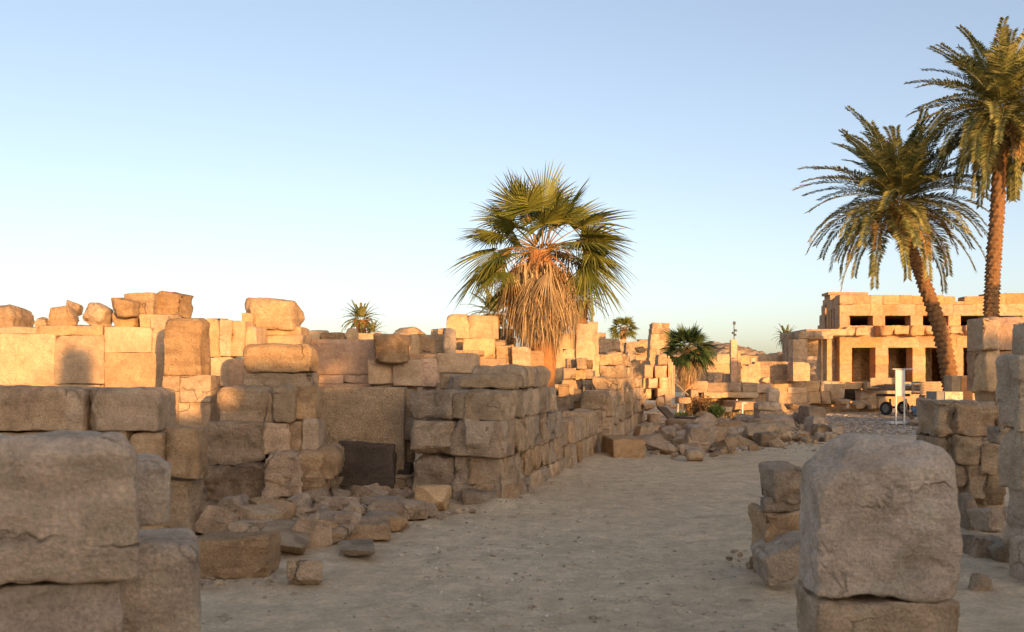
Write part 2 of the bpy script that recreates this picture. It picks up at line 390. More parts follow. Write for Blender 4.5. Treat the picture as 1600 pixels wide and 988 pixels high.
def gh(P):
    Q = np.stack([P[:, 0], P[:, 1], np.zeros(len(P))], 1)
    near = 1 - sstep(np.hypot(P[:, 0], P[:, 1]), 30, 60)
    z = .05 * fbm(Q * .35, 3) + near * (.028 * fbm(Q * 1.9 + 9, 3) + .02 * fbm(Q * 5.5 + 3, 3, .6))
    # dust banked up along the foot of the long left wall and behind the rubble line
    for (x0, y0, x1, y1, hh, ww) in [(-1.4, 13.0, .1, 12.3, .07, .35), (0., 12.4, .95, 17, .10, .35), (.95, 17, 2.2, 22, .08, .4), (2.2, 22, 5.1, 37, .10, .5), (-3.9, 12.2, -2.2, 12.2, .09, .8), (-2.4, 12.9, -1.5, 12.9, .10, .6), (1.2, 4.75, 2.3, 4.75, .04, .2), (1.8, 7.6, 2.3, 7.6, .05, .3), (4.6, 11, 6.2, 11, .08, .5), (-4.5, 9.6, -3., 9.6, .08, .5), (-3.3, 8.0, -1.9, 8.1, .05, .25)]:
        dx, dy = x1 - x0, y1 - y0; t = np.clip(((P[:, 0] - x0) * dx + (P[:, 1] - y0) * dy) / (dx * dx + dy * dy), 0, 1)
        dd = np.hypot(P[:, 0] - x0 - t * dx, P[:, 1] - y0 - t * dy)
        z = z + hh * .7 * np.exp(-(dd / ww) ** 2) * (.7 + .8 * fbm(Q * 1.7 + 20, 3))
    return z - .02
nu, nv = 420, 520
u = np.linspace(-1, 1, nu); vv = np.linspace(0, 1, nv)
ys = np.concatenate([np.linspace(-120, 2, 60), 2 + (np.exp(np.linspace(0, math.log(1500 / 8 + 1), nv - 60)) - 1) * 8])[:nv]
GX = []; GYl = []
for y in ys:
    half = max(8, abs(y)) * 1.0 + 12
    GX.append(np.sign(u) * np.abs(u) ** 1.25 * half * (1 if abs(y) < 400 else 1.5)); GYl.append(np.full(nu, y))
GX = np.array(GX); GYl = np.array(GYl)
P = np.stack([GX.ravel(), GYl.ravel(), np.zeros(GX.size)], 1); P[:, 2] = gh(P)
i = np.arange(nv - 1)[:, None] * nu + np.arange(nu - 1)[None, :]; i = i.ravel()
q = np.stack([i, i + 1, i + nu + 1, i + nu], 1)
g = mesh_obj('ground', P, q, M['ground']); g['kind'] = 'structure'

# rubble hill on the horizon
def hill(name, x0, x1, y0, y1, hfun, nx=260, ny=60, mat='ground'):
    X, Y = np.meshgrid(np.linspace(x0, x1, nx), np.linspace(y0, y1, ny))
    P = np.stack([X.ravel(), Y.ravel(), np.zeros(X.size)], 1)
    P[:, 2] = hfun(P)
    i = (np.arange(ny - 1)[:, None] * nx + np.arange(nx - 1)[None, :]).ravel()
    o = mesh_obj(name, P, np.stack([i, i + 1, i + nx + 1, i + nx], 1), M[mat]); o['kind'] = 'structure'; return o
def hill_mat():
    m, t, b = new_mat('rubble_hill', .95, .05)
    tc = N(t, 'ShaderNodeTexCoord'); v = tc.outputs['Object']
    vo = N(t, 'ShaderNodeTexVoronoi', i_Scale=.9); t.links.new(v, vo.inputs['Vector'])
    n = N(t, 'ShaderNodeTexNoise', i_Scale=.6, i_Detail=9., i_Roughness=.7); t.links.new(v, n.inputs['Vector'])
    s = N(t, 'ShaderNodeSeparateColor'); t.links.new(vo.outputs['Color'], s.inputs[0])
    c = mixc(t, .6, ramp(t, n.outputs['Fac'], [(.3, (.30, .20, .12)), (.7, (.50, .36, .23))]), ramp(t, s.outputs[0], [(0., .45), (1., 1.4)]), 'MULTIPLY')
    t.links.new(c, b.inputs['Base Color'])
    h = mth(t, 'SUBTRACT', n.outputs['Fac'], vo.outputs['Distance'])
    bp = N(t, 'ShaderNodeBump', i_Strength=.9, i_Distance=.6); t.links.new(h, bp.inputs['Height']); t.links.new(bp.outputs[0], b.inputs['Normal'])
    return m
M['hill'] = hill_mat()
def hf(P):
    x, y = P[:, 0], P[:, 1]
    k = (x / y * F + CX)                                   # bearing of the point
    prof = np.interp(x / 150, [-.5, -.1, .03, .10, .17, .20, .225, .25, .28, .33, .4, .8], [2, 3.5, 6.6, 6.4, 6.0, 7.2, 6.6, 5.2, 5.6, 5.6, 5.0, 3])
    ramp_ = sstep(y, 118, 148) * (1 - sstep(y, 175, 230))
    Q = np.stack([x, y, 0 * x], 1)
    z = prof * ramp_ + (1.2 * fbm(Q * .12, 4) + .7 * fbm(Q * .7, 4, .6)) * sstep(y, 110, 130) * (1 - sstep(y, 200, 230))
    return z - .3
hill('rubble_hill', -90, 150, 108, 232, hf, 420, 150, 'hill')

# ------------------------------------------------------------------ unseen wall added behind the camera, its heights shaped to shade the path
wb = wall('unseen sandstone wall added behind the viewer, shaped to shade the path', (14, -15, 0), cat='wall')
TA = math.tan(SUN_AZ)
prof = [(-14, -4, 4.1), (-4, 5, 4.3), (5, 7.25, 4.15), (7.25, 7.72, 3.95), (7.72, 9.6, 3.85), (9.6, 10.6, 4.5), (10.6, 12.3, 4.25), (12.3, 15.2, 5.0), (15.2, 17.4, 4.75), (17.4, 21, 5.1), (21, 23.6, 5.35), (23.6, 25.5, 4.95), (25.5, 29, 5.5), (29, 34, 5.7), (34, 38.5, 5.35), (38.5, 44, 5.75), (44, 49, 5.4), (49, 54, 5.2)]
for (a, b_, h) in prof:
    h += .3 + (.35 if 23 < a < 33 else 0)
    k = max(1, int(h / 1.6))
    for j in range(k):
        add_block(wb, Vector(((a + b_) / 2, -15, h * (j + .5) / k)), (b_ - a + .02, 1.0, h / k + .01), 0, 'sand', Y=30, cell=.22, r=.06, cuts=2 if j == k - 1 else 0, cut=.12, amp=.03, jit=.0)

P_ = wall('unseen stone pillar added behind the viewer for its shadow', (2.75, -5, 0), name='stone_pillar', cat='pillar')  # unseen, added to throw the rounded shadow on the lit left wall
add_block(P_, Vector((2.75, -5, 1.1)), (.44, .4, 2.2), 0, 'sand', Y=20, cell=.1); add_block(P_, Vector((2.75, -5, 3.2)), (.44, .4, 2.0), 0, 'sand', Y=20, cell=.08, top=.15, r=.05)
# unseen shade casters added on the right: their shadows cross the porch and low walls
for (xa, xb, h, lab) in [(24.8, 26.0, 4.8, 'unseen wall added for its shade on the right, second from the frame'), (27.6, 29.0, 7.2, 'unseen wall added for its shade on the right, third from the frame'), (34.5, 36.2, 7.6, 'unseen wall added for its shade on the right, farthest from the frame'), (19.0, 20.8, 4.7, 'unseen wall added for its shade on the right, nearest the frame')]:
    P_ = wall(lab, ((xa + xb) / 2, 24, 0), cat='wall')
    for j in range(4): add_block(P_, Vector(((xa + xb) / 2, 24, h * (j + .5) / 4)), (xb - xa, .9, h / 4 + .01), 0, 'sand', Y=50, cell=.2, cuts=2 if j == 3 else 0, cut=.15, jit=.0)
# ================================================================== A: left foreground
W = wall('big worn sandstone wall end filling the lower left corner', (-1.7, 3.9, 0), cat='wall')
# a massive top block with a rising lower edge, two below
pxb(W, -330, 668, 212, 905, 3.7, .5, 'fore', sil='t', piv=True, yaw=.36, r=.05, top=.09, amp=.010, jit=.0, cuts=2, cut=.10, pit=.025, strata=.004, wob=.03, chip=.01, cell=.012)
pxb(W, -330, 905, 188, 1115, 3.72, .5, 'fore', piv=True, yaw=.37, r=.02, amp=.012, jit=.0, cuts=0, cell=.02, wob=.01)
pxb(W, 150, 818, 312, 1110, 3.95, .5, 'fore', sil='t', piv=True, yaw=.30, r=.06, amp=.008, jit=.02, cuts=2, cut=.2, cell=.013, top=.05, pit=.02, chip=.012)
pxb(W, 170, 706, 265, 822, 4.55, .38, 'fore', sil='t', piv=True, yaw=.33, r=.05, amp=.008, jit=.03, cuts=1, cut=.25, cell=.013, top=.08, chip=.012)

# ================================================================== B: second row left
W = wall('low broken sandstone wall across the left side, lit at its upper right corner', (-4.2, 10, 0), cat='wall')
Y = 10.0
pxb(W, -120, 604, 104, 675, Y, .7, 'sand', r=.05, top=.06, strata=.006, chip=.012)
pxb(W, 103, 607, 130, 675, Y + .03, .7, 'sand', r=.02)
pxb(W, 129, 606, 276, 675, Y, .5, 'sand', sil='r', r=.06, top=.06, cuts=3, cut=.22, chip=.012)
pxb(W, -120, 675, 200, 760, Y + .05, .7, 'sand'); pxb(W, 198, 675, 260, 754, Y + .02, .6, 'sand', r=.025)
pxb(W, 257, 670, 324, 748, Y - .1, .35, 'sand', sil='r', r=.04, amp=.02, strata=.008)
pxb(W, -120, 760, 262, 842, Y + .1, .7, 'sand'); pxb(W, 255, 752, 318, 838, Y + .0, .4, 'grey', sil='r', r=.05, amp=.025)

# ================================================================== C: broken wall in the left middle with granite slab
W = wall('rough stacked stone wall of three uneven courses left of the granite slab', (-3, 12.5, 0), cat='wall')
Y = 12.5
pxb(W, 338, 603, 427, 664, Y, .75, 'flow', r=.08, top=.14, strata=.012, cuts=3, cut=.3)
pxb(W, 425, 603, 460, 662, Y - .05, .6, 'grey', r=.05, top=.06)
pxb(W, 458, 602, 502, 654, Y + .05, .4, 'sand', sil='r', r=.03)
pxb(W, 308, 662, 410, 729, Y - .15, .7, 'brown', r=.05, amp=.03, pit=.02, cuts=3)
pxb(W, 408, 661, 452, 712, Y - .05, .6, 'sand', r=.02); pxb(W, 450, 658, 473, 711, Y, .6, 'sand', r=.02); pxb(W, 471, 654, 498, 706, Y - .05, .6, 'sand', r=.025)
pxb(W, 318, 727, 428, 788, Y - .25, .7, 'brown', r=.1, amp=.03, wob=.05, cuts=3, cut=.25)
pxb(W, 410, 709, 470, 782, Y - .4, .6, 'brown', r=.1, top=.08, amp=.03, wob=.03, cuts=2)
pxb(W, 463, 706, 503, 772, Y - .35, .6, 'brown', r=.09, top=.08, amp=.03, wob=.03); pxb(W, 488, 697, 527, 752, Y - .25, .6, 'brown', r=.09, top=.09, amp=.03, wob=.03)
pxb(W, 330, 700, 500, 790, Y + .3, .5, 'sand')
V, q_ = block_geo((1.53, .42, 1.5), .035, .022, .006, .0, 1, .05, seed=11, chip=.008)
s = mesh_obj('granite_slab', V, q_, M['granite'], None, (-2.27, 14.1, .73)); tag(s, 'large upright speckled granite slab with a flat face and straight top edge', 'slab')
o = pxb(None, 524, 694, 616, 765, 13.0, .35, 'dark', name='granite_slab', r=.02, cuts=2, cut=.3, tilt=(-.08, .05), label='dark granite slab leaning at the foot of the upright granite slab', cat='slab')
W = wall('broken small stone blocks filling the gap right of the granite slab', (-1.5, 14, 0), cat='wall')
pxb(W, 626, 610, 645, 656, 14.2, .4, 'grey'); pxb(W, 614, 652, 645, 690, 14, .4, 'brown', r=.06, amp=.02); pxb(W, 612, 688, 646, 728, 14.2, .4, 'brown', r=.05)
pxb(W, 610, 724, 643, 745, 13.9, .4, 'dark', r=.05); pxb(W, 608, 743, 644, 765, 13.8, .4, 'grey', r=.05)

# ================================================================== D: lit wall far left
W = wall('smooth sunlit sandstone wall on the left with a rounded shadow on it', (-6.5, 15, 0), cat='wall')
Y = 15.0
pxb(W, -120, 522, 86, 602, Y, .8, 'pale', chip=.01, gap=.001, r=.015, amp=.006, jit=.0, cuts=1, cut=.08); pxb(W, 85, 524, 163, 600, Y, .8, 'pale', chip=.01, gap=.001, r=.015, amp=.006, jit=0, cuts=1, cut=.08)
pxb(W, -120, 511, 60, 523, Y + .05, .75, 'pale', r=.03, amp=.015); pxb(W, 55, 508, 160, 525, Y + .03, .75, 'pale', r=.04, amp=.02, cuts=3)
pxb(W, 163, 511, 236, 551, Y - .02, .8, 'pale', chip=.01, gap=.001, r=.012, amp=.005, jit=0, cuts=1); pxb(W, 234, 494, 262, 551, Y + .04, .7, 'pale', r=.02, jit=.01)
pxb(W, 163, 551, 256, 607, Y - .02, .8, 'pale', chip=.01, gap=.001, r=.012, amp=.005, jit=0, cuts=0); pxb(W, 160, 607, 258, 700, Y, .8, 'pale', jit=0)
pxb(W, -120, 600, 160, 748, Y - .02, .8, 'pale', jit=0); pxb(W, 218, 491, 264, 512, Y + .1, .6, 'pale', r=.03)
W = wall('tall rounded sandstone pilaster between the smooth lit wall and the narrow bright slot', (-5, 14, 0), name='stone_pilaster', cat='pilaster')
Y = 13.9
pxb(W, 255, 496, 330, 587, Y, .45, 'flow', sil='r', r=.05, top=.11, cuts=1, cut=.1, strata=.01, amp=.01, jit=.01)
pxb(W, 254, 587, 281, 668, Y + .03, .6, 'sand', chip=.012, gap=.001, r=.012, jit=0, cuts=0); pxb(W, 281, 587, 329, 629, Y, .45, 'sand', chip=.012, gap=.001, r=.012, jit=0, cuts=0); pxb(W, 279, 629, 329, 671, Y, .45, 'sand', chip=.012, gap=.001, r=.012, jit=0, cuts=0); pxb(W, 256, 670, 330, 760, Y, .7, 'sand', jit=0)
W = wall('jointed sandstone wall behind the pilaster with a narrow bright block', (-4.3, 15.4, 0), cat='wall')
Y = 15.4
for a in [(322, 497, 345, 558, 'pale'), (343, 500, 362, 524, 'pale'), (343, 524, 361, 557, 'pale'), (360, 502, 383, 557, 'pale'), (329, 558, 360, 604, 'pale'), (359, 561, 379, 607, 'pink'), (329, 604, 358, 640, 'sand'), (329, 640, 352, 700, 'sand')]:
    pxb(W, *a[:4], Y + random.Random(a[0]).uniform(-.03, .03), .7, a[4], chip=.01, gap=.001, r=.015, jit=.005, cuts=1, cut=.08)
pxb(W, 381, 508, 402, 560, Y + .1, .7, 'pale', r=.05, top=.06)
pxb(W, 329, 607, 500, 700, Y + .1, .5, 'sand')
W = wall('thick weathered block wall with a rounded right end in front of the palm shaded wall', (-3.4, 13.6, 0), cat='wall')
pxb(W, 379, 537, 498, 583, 13.6, .5, 'flow', sil='r', r=.07, top=.08, strata=.014, cuts=1, pit=.02, jit=.01); pxb(W, 379, 582, 499, 645, 13.62, .5, 'flow', sil='r', r=.05, strata=.012, cuts=1, jit=.01)
# boulders and blocks on the skyline of the left wall
def top(x0, y0, x1, y1, Y, label, mat='flow', blk=True, **kw):
    rock(x0, y0, x1, y1, label, 'boulder' if not blk else 'block', 'boulder' if not blk else 'stone_block', mat, Y=Y, block=blk, **kw)
top(-40, 477, 57, 522, 15.2, 'rounded sandstone boulder at the far left edge of the wall top', r=.16, top=.12, strata=.008, wob=.03)
top(70, 477, 137, 513, 15.3, 'broad hump backed boulder leaning on its neighbour on the wall top', blk=False, df=.9, p=10)
top(96, 467, 138, 490, 15.9, 'pointed stone lying behind the pair of boulders on the wall top', blk=False)
top(129, 473, 178, 509, 15.2, 'squarish tilted boulder second from the hump backed one on the wall top', r=.08, tilt=(0, .3), cuts=4, cut=.3)
top(52, 494, 82, 513, 15.35, 'low pile stone between the two rounded boulders at far left', blk=False)
top(174, 465, 222, 491, 14.95, 'wedge shaped stone jutting left from the stacked blocks on the wall', cuts=4, cut=.35, tilt=(0, -.08))
top(176, 488, 222, 510, 15.2, 'small rough stone wedged under the jutting wedge stone', r=.06, strata=.01)
top(193, 458, 257, 492, 15.4, 'large tawny block of the skyline stack left of the slanted one', r=.035, tilt=(0, .02))
top(240, 456, 303, 491, 15.6, 'slanted rectangular block, highest at the right of the skyline stack', tilt=(0, .1), yaw=-.15, r=.03)
top(379, 466, 473, 515, 16.2, 'huge eroded boulder with a layered face crowning the left wall', r=.2, strata=.02, wob=.06, amp=.03, cuts=3, cut=.25, mat='flow')
top(377, 488, 400, 522, 16.0, 'small chipped block beside the huge eroded boulder', mat='pale')
W = wall('low pale plinth under the huge eroded boulder', (-4, 16.4, 0), cat='wall')
pxb(W, 396, 510, 470, 524, 16.3, .7, 'pale', r=.02); pxb(W, 396, 523, 472, 542, 16.25, .8, 'pale', r=.02); pxb(W, 390, 541, 475, 700, 16.4, .6, 'sand')

# ================================================================== E: palm shaded wall and the ruins behind it
W = wall('plain plastered looking sandstone wall dappled by palm shadow', (-2.7, 17, 0), cat='wall')
Y = 17.0
pxb(W, 470, 530, 584, 586, Y, .6, 'pink', r=.015, jit=0, amp=.005, cuts=0)
pxb(W, 480, 586, 536, 600, Y - .04, .6, 'pink', r=.02); pxb(W, 535, 586, 584, 598, Y, .6, 'pink', r=.02); pxb(W, 470, 599, 584, 690, Y - .02, .6, 'pink', jit=0)
W = wall('row of upright sandstone blocks under the big dark boulder', (-1.7, 16.6, 0), cat='wall')
pxb(W, 575, 562, 616, 600, 16.6, .6, 'pale', r=.02, cuts=2, cut=.25); pxb(W, 614, 562, 659, 604, 16.55, .6, 'pale', r=.02); pxb(W, 657, 560, 687, 605, 16.6, .6, 'pink', r=.02)
pxb(W, 575, 600, 690, 690, 16.7, .6, 'sand'); pxb(W, 640, 553, 690, 563, 16.7, .6, 'sand', r=.03)
top(583, 522, 643, 564, 16.3, 'big dark brown boulder with a hollow face resting on the block row', mat='brown', r=.1, pit=.06, amp=.025, wob=.03, cuts=3, cut=.25)
W = wall('grooved sandstone wall stub right of the dark boulder', (-1.2, 18, 0), cat='wall')
pxb(W, 640, 523, 656, 560, 17.8, .6, 'pale', r=.03); pxb(W, 655, 523, 700, 560, 17.9, .6, 'flow', r=.05, strata=.012, top=.05); pxb(W, 640, 559, 705, 640, 18, .6, 'sand')
top(692, 512, 713, 560, 17.5, 'narrow upright worn stone at the end of the grooved wall stub', mat='grey', r=.07, top=.06)
top(610, 509, 668, 524, 19, 'low hump of worn stone on the skyline above the dark boulder', blk=False, df=1.4)
top(468, 516, 512, 531, 20, 'pale flat stone on top of the palm shaded wall, nearest the huge boulder', mat='pale')
top(497, 519, 544, 531, 18, 'shaded flat block lying on the palm shaded wall', mat='sand')
top(540, 512, 561, 531, 20, 'sunlit rounded stone left of the small date palm', mat='pale', r=.08, top=.08)
W = wall('long low broken wall on the skyline behind the palm shaded wall', (-3.5, 22, 0), cat='wall')
run(W, (-4.9, 22), (-.9, 22), .6, [(0, 1.2, 0, 1, 4), (1.2, 2.05, 0, 1, 4), (2.05, 2.45, .0, .72, 4), (2.45, 2.62, .08, .5, 3)], 'pale', r=.04, cuts=3)
W = wall('sunlit stone wall with broken upper blocks left of the big sun catching block', (-1.3, 24, 0), cat='wall')
pxb(W, 672, 513, 702, 532, 21, .6, 'pale', r=.06, top=.05); pxb(W, 683, 513, 712, 560, 20.5, .6, 'flow', r=.05); pxb(W, 700, 520, 730, 544, 20.6, .6, 'sand', r=.03); pxb(W, 690, 543, 730, 640, 20.7, .6, 'sand')
W = wall('large curved topped sandstone block wall with a straight shadow on its left part', (-.9, 20.5, 0), cat='wall')
pxb(W, 697, 490, 733, 530, 20.3, .8, 'pale', r=.03, top=.1, cuts=1, jit=.01); pxb(W, 731, 492, 779, 530, 20.3, .8, 'pale', r=.03, top=.08, cuts=2, jit=.01); pxb(W, 697, 529, 740, 640, 20.4, .8, 'sand'); pxb(W, 738, 529, 790, 640, 20.4, .8, 'sand')
W = wall('stepped grooved blocks descending to the right below the curved topped wall', (-.4, 20.5, 0), cat='wall')
for a in [(723, 529, 773, 562, 19.5, 'pale'), (774, 513, 803, 530, 22, 'grey'), (774, 528, 806, 542, 21.4, 'grey'), (775, 539, 803, 572, 20.2, 'flow'), (800, 541, 829, 575, 20.0, 'flow'), (706, 547, 756, 556, 19, 'flow'), (745, 560, 792, 577, 19, 'sand'), (705, 556, 750, 580, 18.9, 'sand'), (700, 576, 840, 640, 19.6, 'sand'), (826, 548, 850, 600, 20.0, 'flow')]:
    pxb(W, *a[:4], a[4], .6, a[5], r=.03, cuts=2, cut=.2, strata=.008)
W = wall('two course block stub lit on top, behind the corner wall', (-1, 17, 0), cat='wall')
pxb(W, 682, 552, 746, 583, 16.6, .6, 'pale', r=.035, cuts=2); pxb(W, 681, 582, 748, 660, 16.65, .6, 'flow', r=.03, strata=.012)

# ================================================================== F: the corner wall
W = wall('three course corner wall of pale stone beside the path, below the shaggy palm', (-.7, 13, 0), cat='wall')
A = Vector((-1.36, 13.25, 0)); Bc = Vector((-.12, 12.55, 0)); C_ = Vector((.78, 16.8, 0))
ang = math.atan2(Bc.y - A.y, Bc.x - A.x)
fr = dict(mat=['grey', 'sand'], r=.045, cuts=3, cut=.2, amp=.018)
run(W, A, Bc, .45, [(1.07, 1.44, 0, 1, 2, -.03), (.60, 1.07, -.03, .99, 2, -.05), (-.03, .60, .0, .97, 2, .05)], sdv=3, top=.02, pit=.012, **fr)
fr = dict(mat=['grey', 'sand', 'granite'], r=.03, cuts=3, cut=.22, amp=.02)
run(W, (Bc.x, Bc.y), C_, .5, [(1.06, 1.46, .02, 1, 7, 0), (.60, 1.06, .0, 1.03, 7, -.04), (.24, .60, .03, 1.06, 7, -.02), (-.05, .24, .03, 1.08, 6, -.06)], sdv=5, **fr)
run(W, (A.x + .5, A.y + .6), (C_.x - .5, C_.y), .4, [(0, 1.4, 0, 1, 1)], mat='sand')
# upper slabs, resting course
T = wall('worn pale capping course on the corner wall, rising to a rounded end by the palm trunk', (.2, 15, 1.45), cat='wall')
run(T, (.02, 13.25), (.70, 16.6), .75, [(1.47, 1.66, 0, .22, 1), (1.47, 1.79, .2, .9, 5)], mat=['grey', 'sand'], r=.05, cuts=2, top=.10, sdv=8, inset=.01)
top(703, 587, 775, 613, 14.2, 'flat weathered slab lying on the corner wall behind its front edge', mat='grey', r=.06, df=.9, yaw=.2)
top(690, 585, 770, 606, 15.4, 'pale sloping slab on the corner wall behind the flat one', mat='grey', r=.06, df=.8, yaw=-.15)
top(650, 604, 662, 613, 13.5, 'small brown stone sitting at the left end of the corner wall', mat='brown', blk=True)

# low wall that follows
W = wall('low flat topped wall running from the corner wall along the path', (1.4, 19, 0), cat='wall')
run(W, (.78, 16.7), (2.0, 22.0), .55, [(.42, .84, .02, .62, 4), (-.05, .42, -.03, .62, 5), (.42, .92, .62, 1, 3), (-.05, .42, .62, 1, 3)], mat=['grey', 'sand'], r=.04, cuts=2, sdv=12, cut=.25, amp=.02)
top(795, 641, 833, 690, 15.3, 'single leaning block at the joint of the corner wall and the low wall', mat='grey', cut=.3)
# high wall beyond
W = wall('long receding dry stone wall of many irregular blocks beyond the low wall', (3.4, 28, 0), cat='wall')
E0, E1 = (2.15, 22.4), (4.9, 37)
run(W, E0, E1, .6, [(-.05, .45, 0, 1.02, 14), (.45, .9, 0, 1, 14), (.9, 1.3, 0, .98, 14), (1.3, 1.62, .2, .95, 11), (1.62, 1.95, .28, .62, 5), (1.95, 2.25, .30, .47, 2)], mat=['grey', 'sand', 'grey'], r=.045, cuts=3, cut=.25, amp=.03, sdv=21, inset=.05)
run(W, (1.75, 22.6), (2.2, 22.45), .5, [(.0, .75, 0, 1, 1), (.75, 1.2, -.1, 1.1, 1)], mat='brown', r=.06, cuts=3)
W = wall('dark stacked blocks rising in steps behind the low wall', (1.9, 26, 0), cat='wall')
for a in [(885, 560, 902, 576), (901, 560, 917, 577), (914, 562, 927, 578), (880, 575, 900, 592), (899, 577, 916, 594), (915, 577, 927, 594), (879, 591, 911, 608), (895, 607, 911, 628), (911, 601, 925, 628), (872, 600, 889, 622), (889, 603, 897, 640), (856, 600, 874, 613), (855, 613, 872, 640), (869, 618, 891, 668), (893, 627, 912, 650), (908, 625, 925, 668)]:
    rr = random.Random(a[0] * a[1]); pxb(W, *a, 26 + rr.uniform(-.25, .25), .6, rr.choice(['brown', 'grey', 'sand']), r=.05, cuts=2, gap=.0)
pxb(W, 858, 640, 930, 690, 26.3, .5, 'brown')
top(906, 640, 944, 662, 21.5, 'small block lying behind the low wall end', mat='sand')
top(945, 550, 966, 562, 27, 'thin flat stone tilted on top of the receding wall', mat='grey', tilt=(0, -.25))

# ================================================================== G: middle distance ruins
def wl(label, x, y, name='stone_wall', cat='wall', group=None): return wall(label, (x, y, 0), name, cat, group)
W = wl('bright sunlit tall wall seen behind the shaggy palm trunk', 1.8, 33)
for a in [(857, 540, 880, 600, 31.5, 'pale'), (879, 545, 902, 605, 31.6, 'pale'), (900, 532, 930, 610, 31.5, 'pale'), (862, 520, 900, 546, 31.7, 'pale'), (900, 506, 932, 534, 31.6, 'pink')]:
    pxb(W, *a[:4], a[4], .7, a[5], r=.03, cuts=1, jit=.005)
pxb(W, 855, 600, 932, 655, 31.9, .6, 'sand')
W = wl('narrow shaded wall end with a lit right edge beside the bright tall wall', 2.8, 34)
pxb(W, 918, 503, 934, 520, 34, .8, 'pink', r=.04); pxb(W, 926, 520, 936, 560, 34.2, .8, 'grey', r=.04); pxb(W, 926, 556, 942, 640, 34.1, .8, 'pale', r=.06)
W = wl('long low brown wall with a lit block on it under the small far fan palm', 5, 55)
for a in [(934, 520, 947, 530, 55, 'pink'), (934, 529, 957, 551, 55, 'brown'), (956, 530, 978, 552, 55.2, 'brown'), (977, 534, 1000, 553, 55, 'grey'), (998, 530, 1016, 545, 56, 'flow'), (934, 550, 1016, 600, 55.3, 'sand')]:
    pxb(W, *a[:4], a[4], .9, a[5], r=.06, cuts=2, amp=.04)
W = wl('sunlit stepped low wall with square upper blocks in the middle distance', 5, 44)
for a in [(925, 554, 945, 600, 42, 'pale'), (948, 551, 970, 560, 44, 'pale'), (968, 555, 983, 565, 44, 'pale'), (981, 549, 994, 565, 44, 'pale'), (930, 560, 970, 590, 44.2, 'pale'), (965, 563, 1017, 578, 44.1, 'pale'), (968, 576, 1018, 620, 44, 'sand'), (940, 568, 968, 640, 41, 'pale')]:
    pxb(W, *a[:4], a[4], .8, a[5], r=.05, cuts=1, amp=.03)
top(944, 560, 962, 575, 40, 'crumbling lit stone on the wall left of the two course stub', mat='pale', blk=False)
top(990, 541, 1010, 551, 46, 'rounded stone lying on the stepped low wall', mat='flow', blk=False)
# tower of blocks
W = wl('tapering tower of stacked blocks standing against the sky left of the dark fan palm', 7.2, 50, 'stone_tower', 'tower')
for a in [(1019, 505, 1034, 514), (1033, 505, 1046, 514), (1018, 513, 1047, 522), (1017, 521, 1031, 532), (1030, 521, 1047, 532), (1016, 531, 1048, 546), (1015, 545, 1048, 560), (1014, 559, 1049, 600)]:
    pxb(W, *a, 50, 1.1, 'sand', r=.05, cuts=1, jit=.01, amp=.03)
W = wl('pink sunlit gateway stub with a row of narrow pilaster edges on its right', 4.9, 36, 'stone_gate', 'gate')
for a in [(1007, 571, 1021, 591, 36.0, 'pink'), (1023, 571, 1044, 591, 36.0, 'pink'), (1013, 591, 1028, 607, 35.9, 'pink'), (1030, 590, 1044, 609, 36, 'pink'), (1005, 591, 1015, 623, 36.1, 'pale'), (1008, 607, 1018, 624, 35.9, 'pale'), (1027, 607, 1047, 620, 35.9, 'pale'), (1027, 553, 1044, 571, 36.2, 'flow'), (1039, 617, 1050, 634, 35.6, 'pale')]:
    pxb(W, *a[:4], a[4], .7, a[5], r=.05, cuts=2, amp=.025, top=.12 if a[1] == 553 else 0)
for k in range(4):
    pxb(W, 1044 + k * 2.6, 556 + k * 5, 1046.6 + k * 2.6, 622, 36.2 + k * .35, .5, 'pale', r=.02, cuts=0, jit=0)
pxb(W, 1016, 609, 1028, 626, 36.6, .4, 'dark')
top(1025, 546, 1031, 556, 36.5, 'small chipped stone on the left shoulder of the gateway stub', mat='pale')
W = wl('low brown wall with a pale plinth course to the right of the dark fan palm', 14, 44)
for a in [(1077, 596, 1106, 614), (1105, 598, 1161, 613), (1160, 598, 1184, 613), (1183, 599, 1206, 614)]:
    pxb(W, *a, 44, .7, 'brown' if a[0] < 1180 else 'pink', r=.05, cuts=1, amp=.02, jit=.01)
for a in [(1100, 613, 1127, 623), (1126, 613, 1158, 622), (1157, 613, 1186, 622)]: pxb(W, *a, 43.6, .7, 'pale', r=.04, cuts=1, jit=.01)
pxb(W, 1077, 613, 1210, 648, 44.3, .6, 'brown')
W = wl('rounded stone jamb at the left end of the low brown wall', 7.6, 42); pxb(W, 1075, 594, 1092, 640, 42, .8, 'brown', r=.12, top=.2)
W = wl('long high brown wall stretching behind the square post', 15, 52)
for i_, a in enumerate([(1078, 556, 1120, 575), (1120, 553, 1143, 569), (1119, 568, 1145, 584), (1152, 556, 1186, 570), (1185, 554, 1218, 566), (1217, 555, 1245, 566), (1078, 574, 1122, 600), (1120, 583, 1146, 600), (1150, 568, 1250, 600)]):
    pxb(W, *a, 54 + (i_ % 3) * .06, .9, ['flow', 'pale', 'sand'][i_ % 3], r=.05, cuts=1, amp=.03, jit=.005)
W = wl('dark sloping broken wall between the fan palm and the square post', 12, 48)
pxb(W, 1080, 575, 1104, 602, 47.5, .6, 'brown', cuts=2); pxb(W, 1103, 582, 1132, 602, 47.5, .6, 'brown', cuts=3, cut=.4); pxb(W, 1131, 584, 1143, 602, 46, .5, 'pale', r=.03); pxb(W, 1115, 592, 1127, 599, 45.5, .5, 'pink', r=.04)
W = wl('sunlit stepped wall rising right from the square post', 16, 47)
for a in [(1150, 575, 1160, 600), (1159, 572, 1170, 600), (1169, 569, 1180, 600), (1179, 565, 1189, 600)]: pxb(W, *a, 47, .6, 'pale', r=.03, cuts=1, jit=.005)
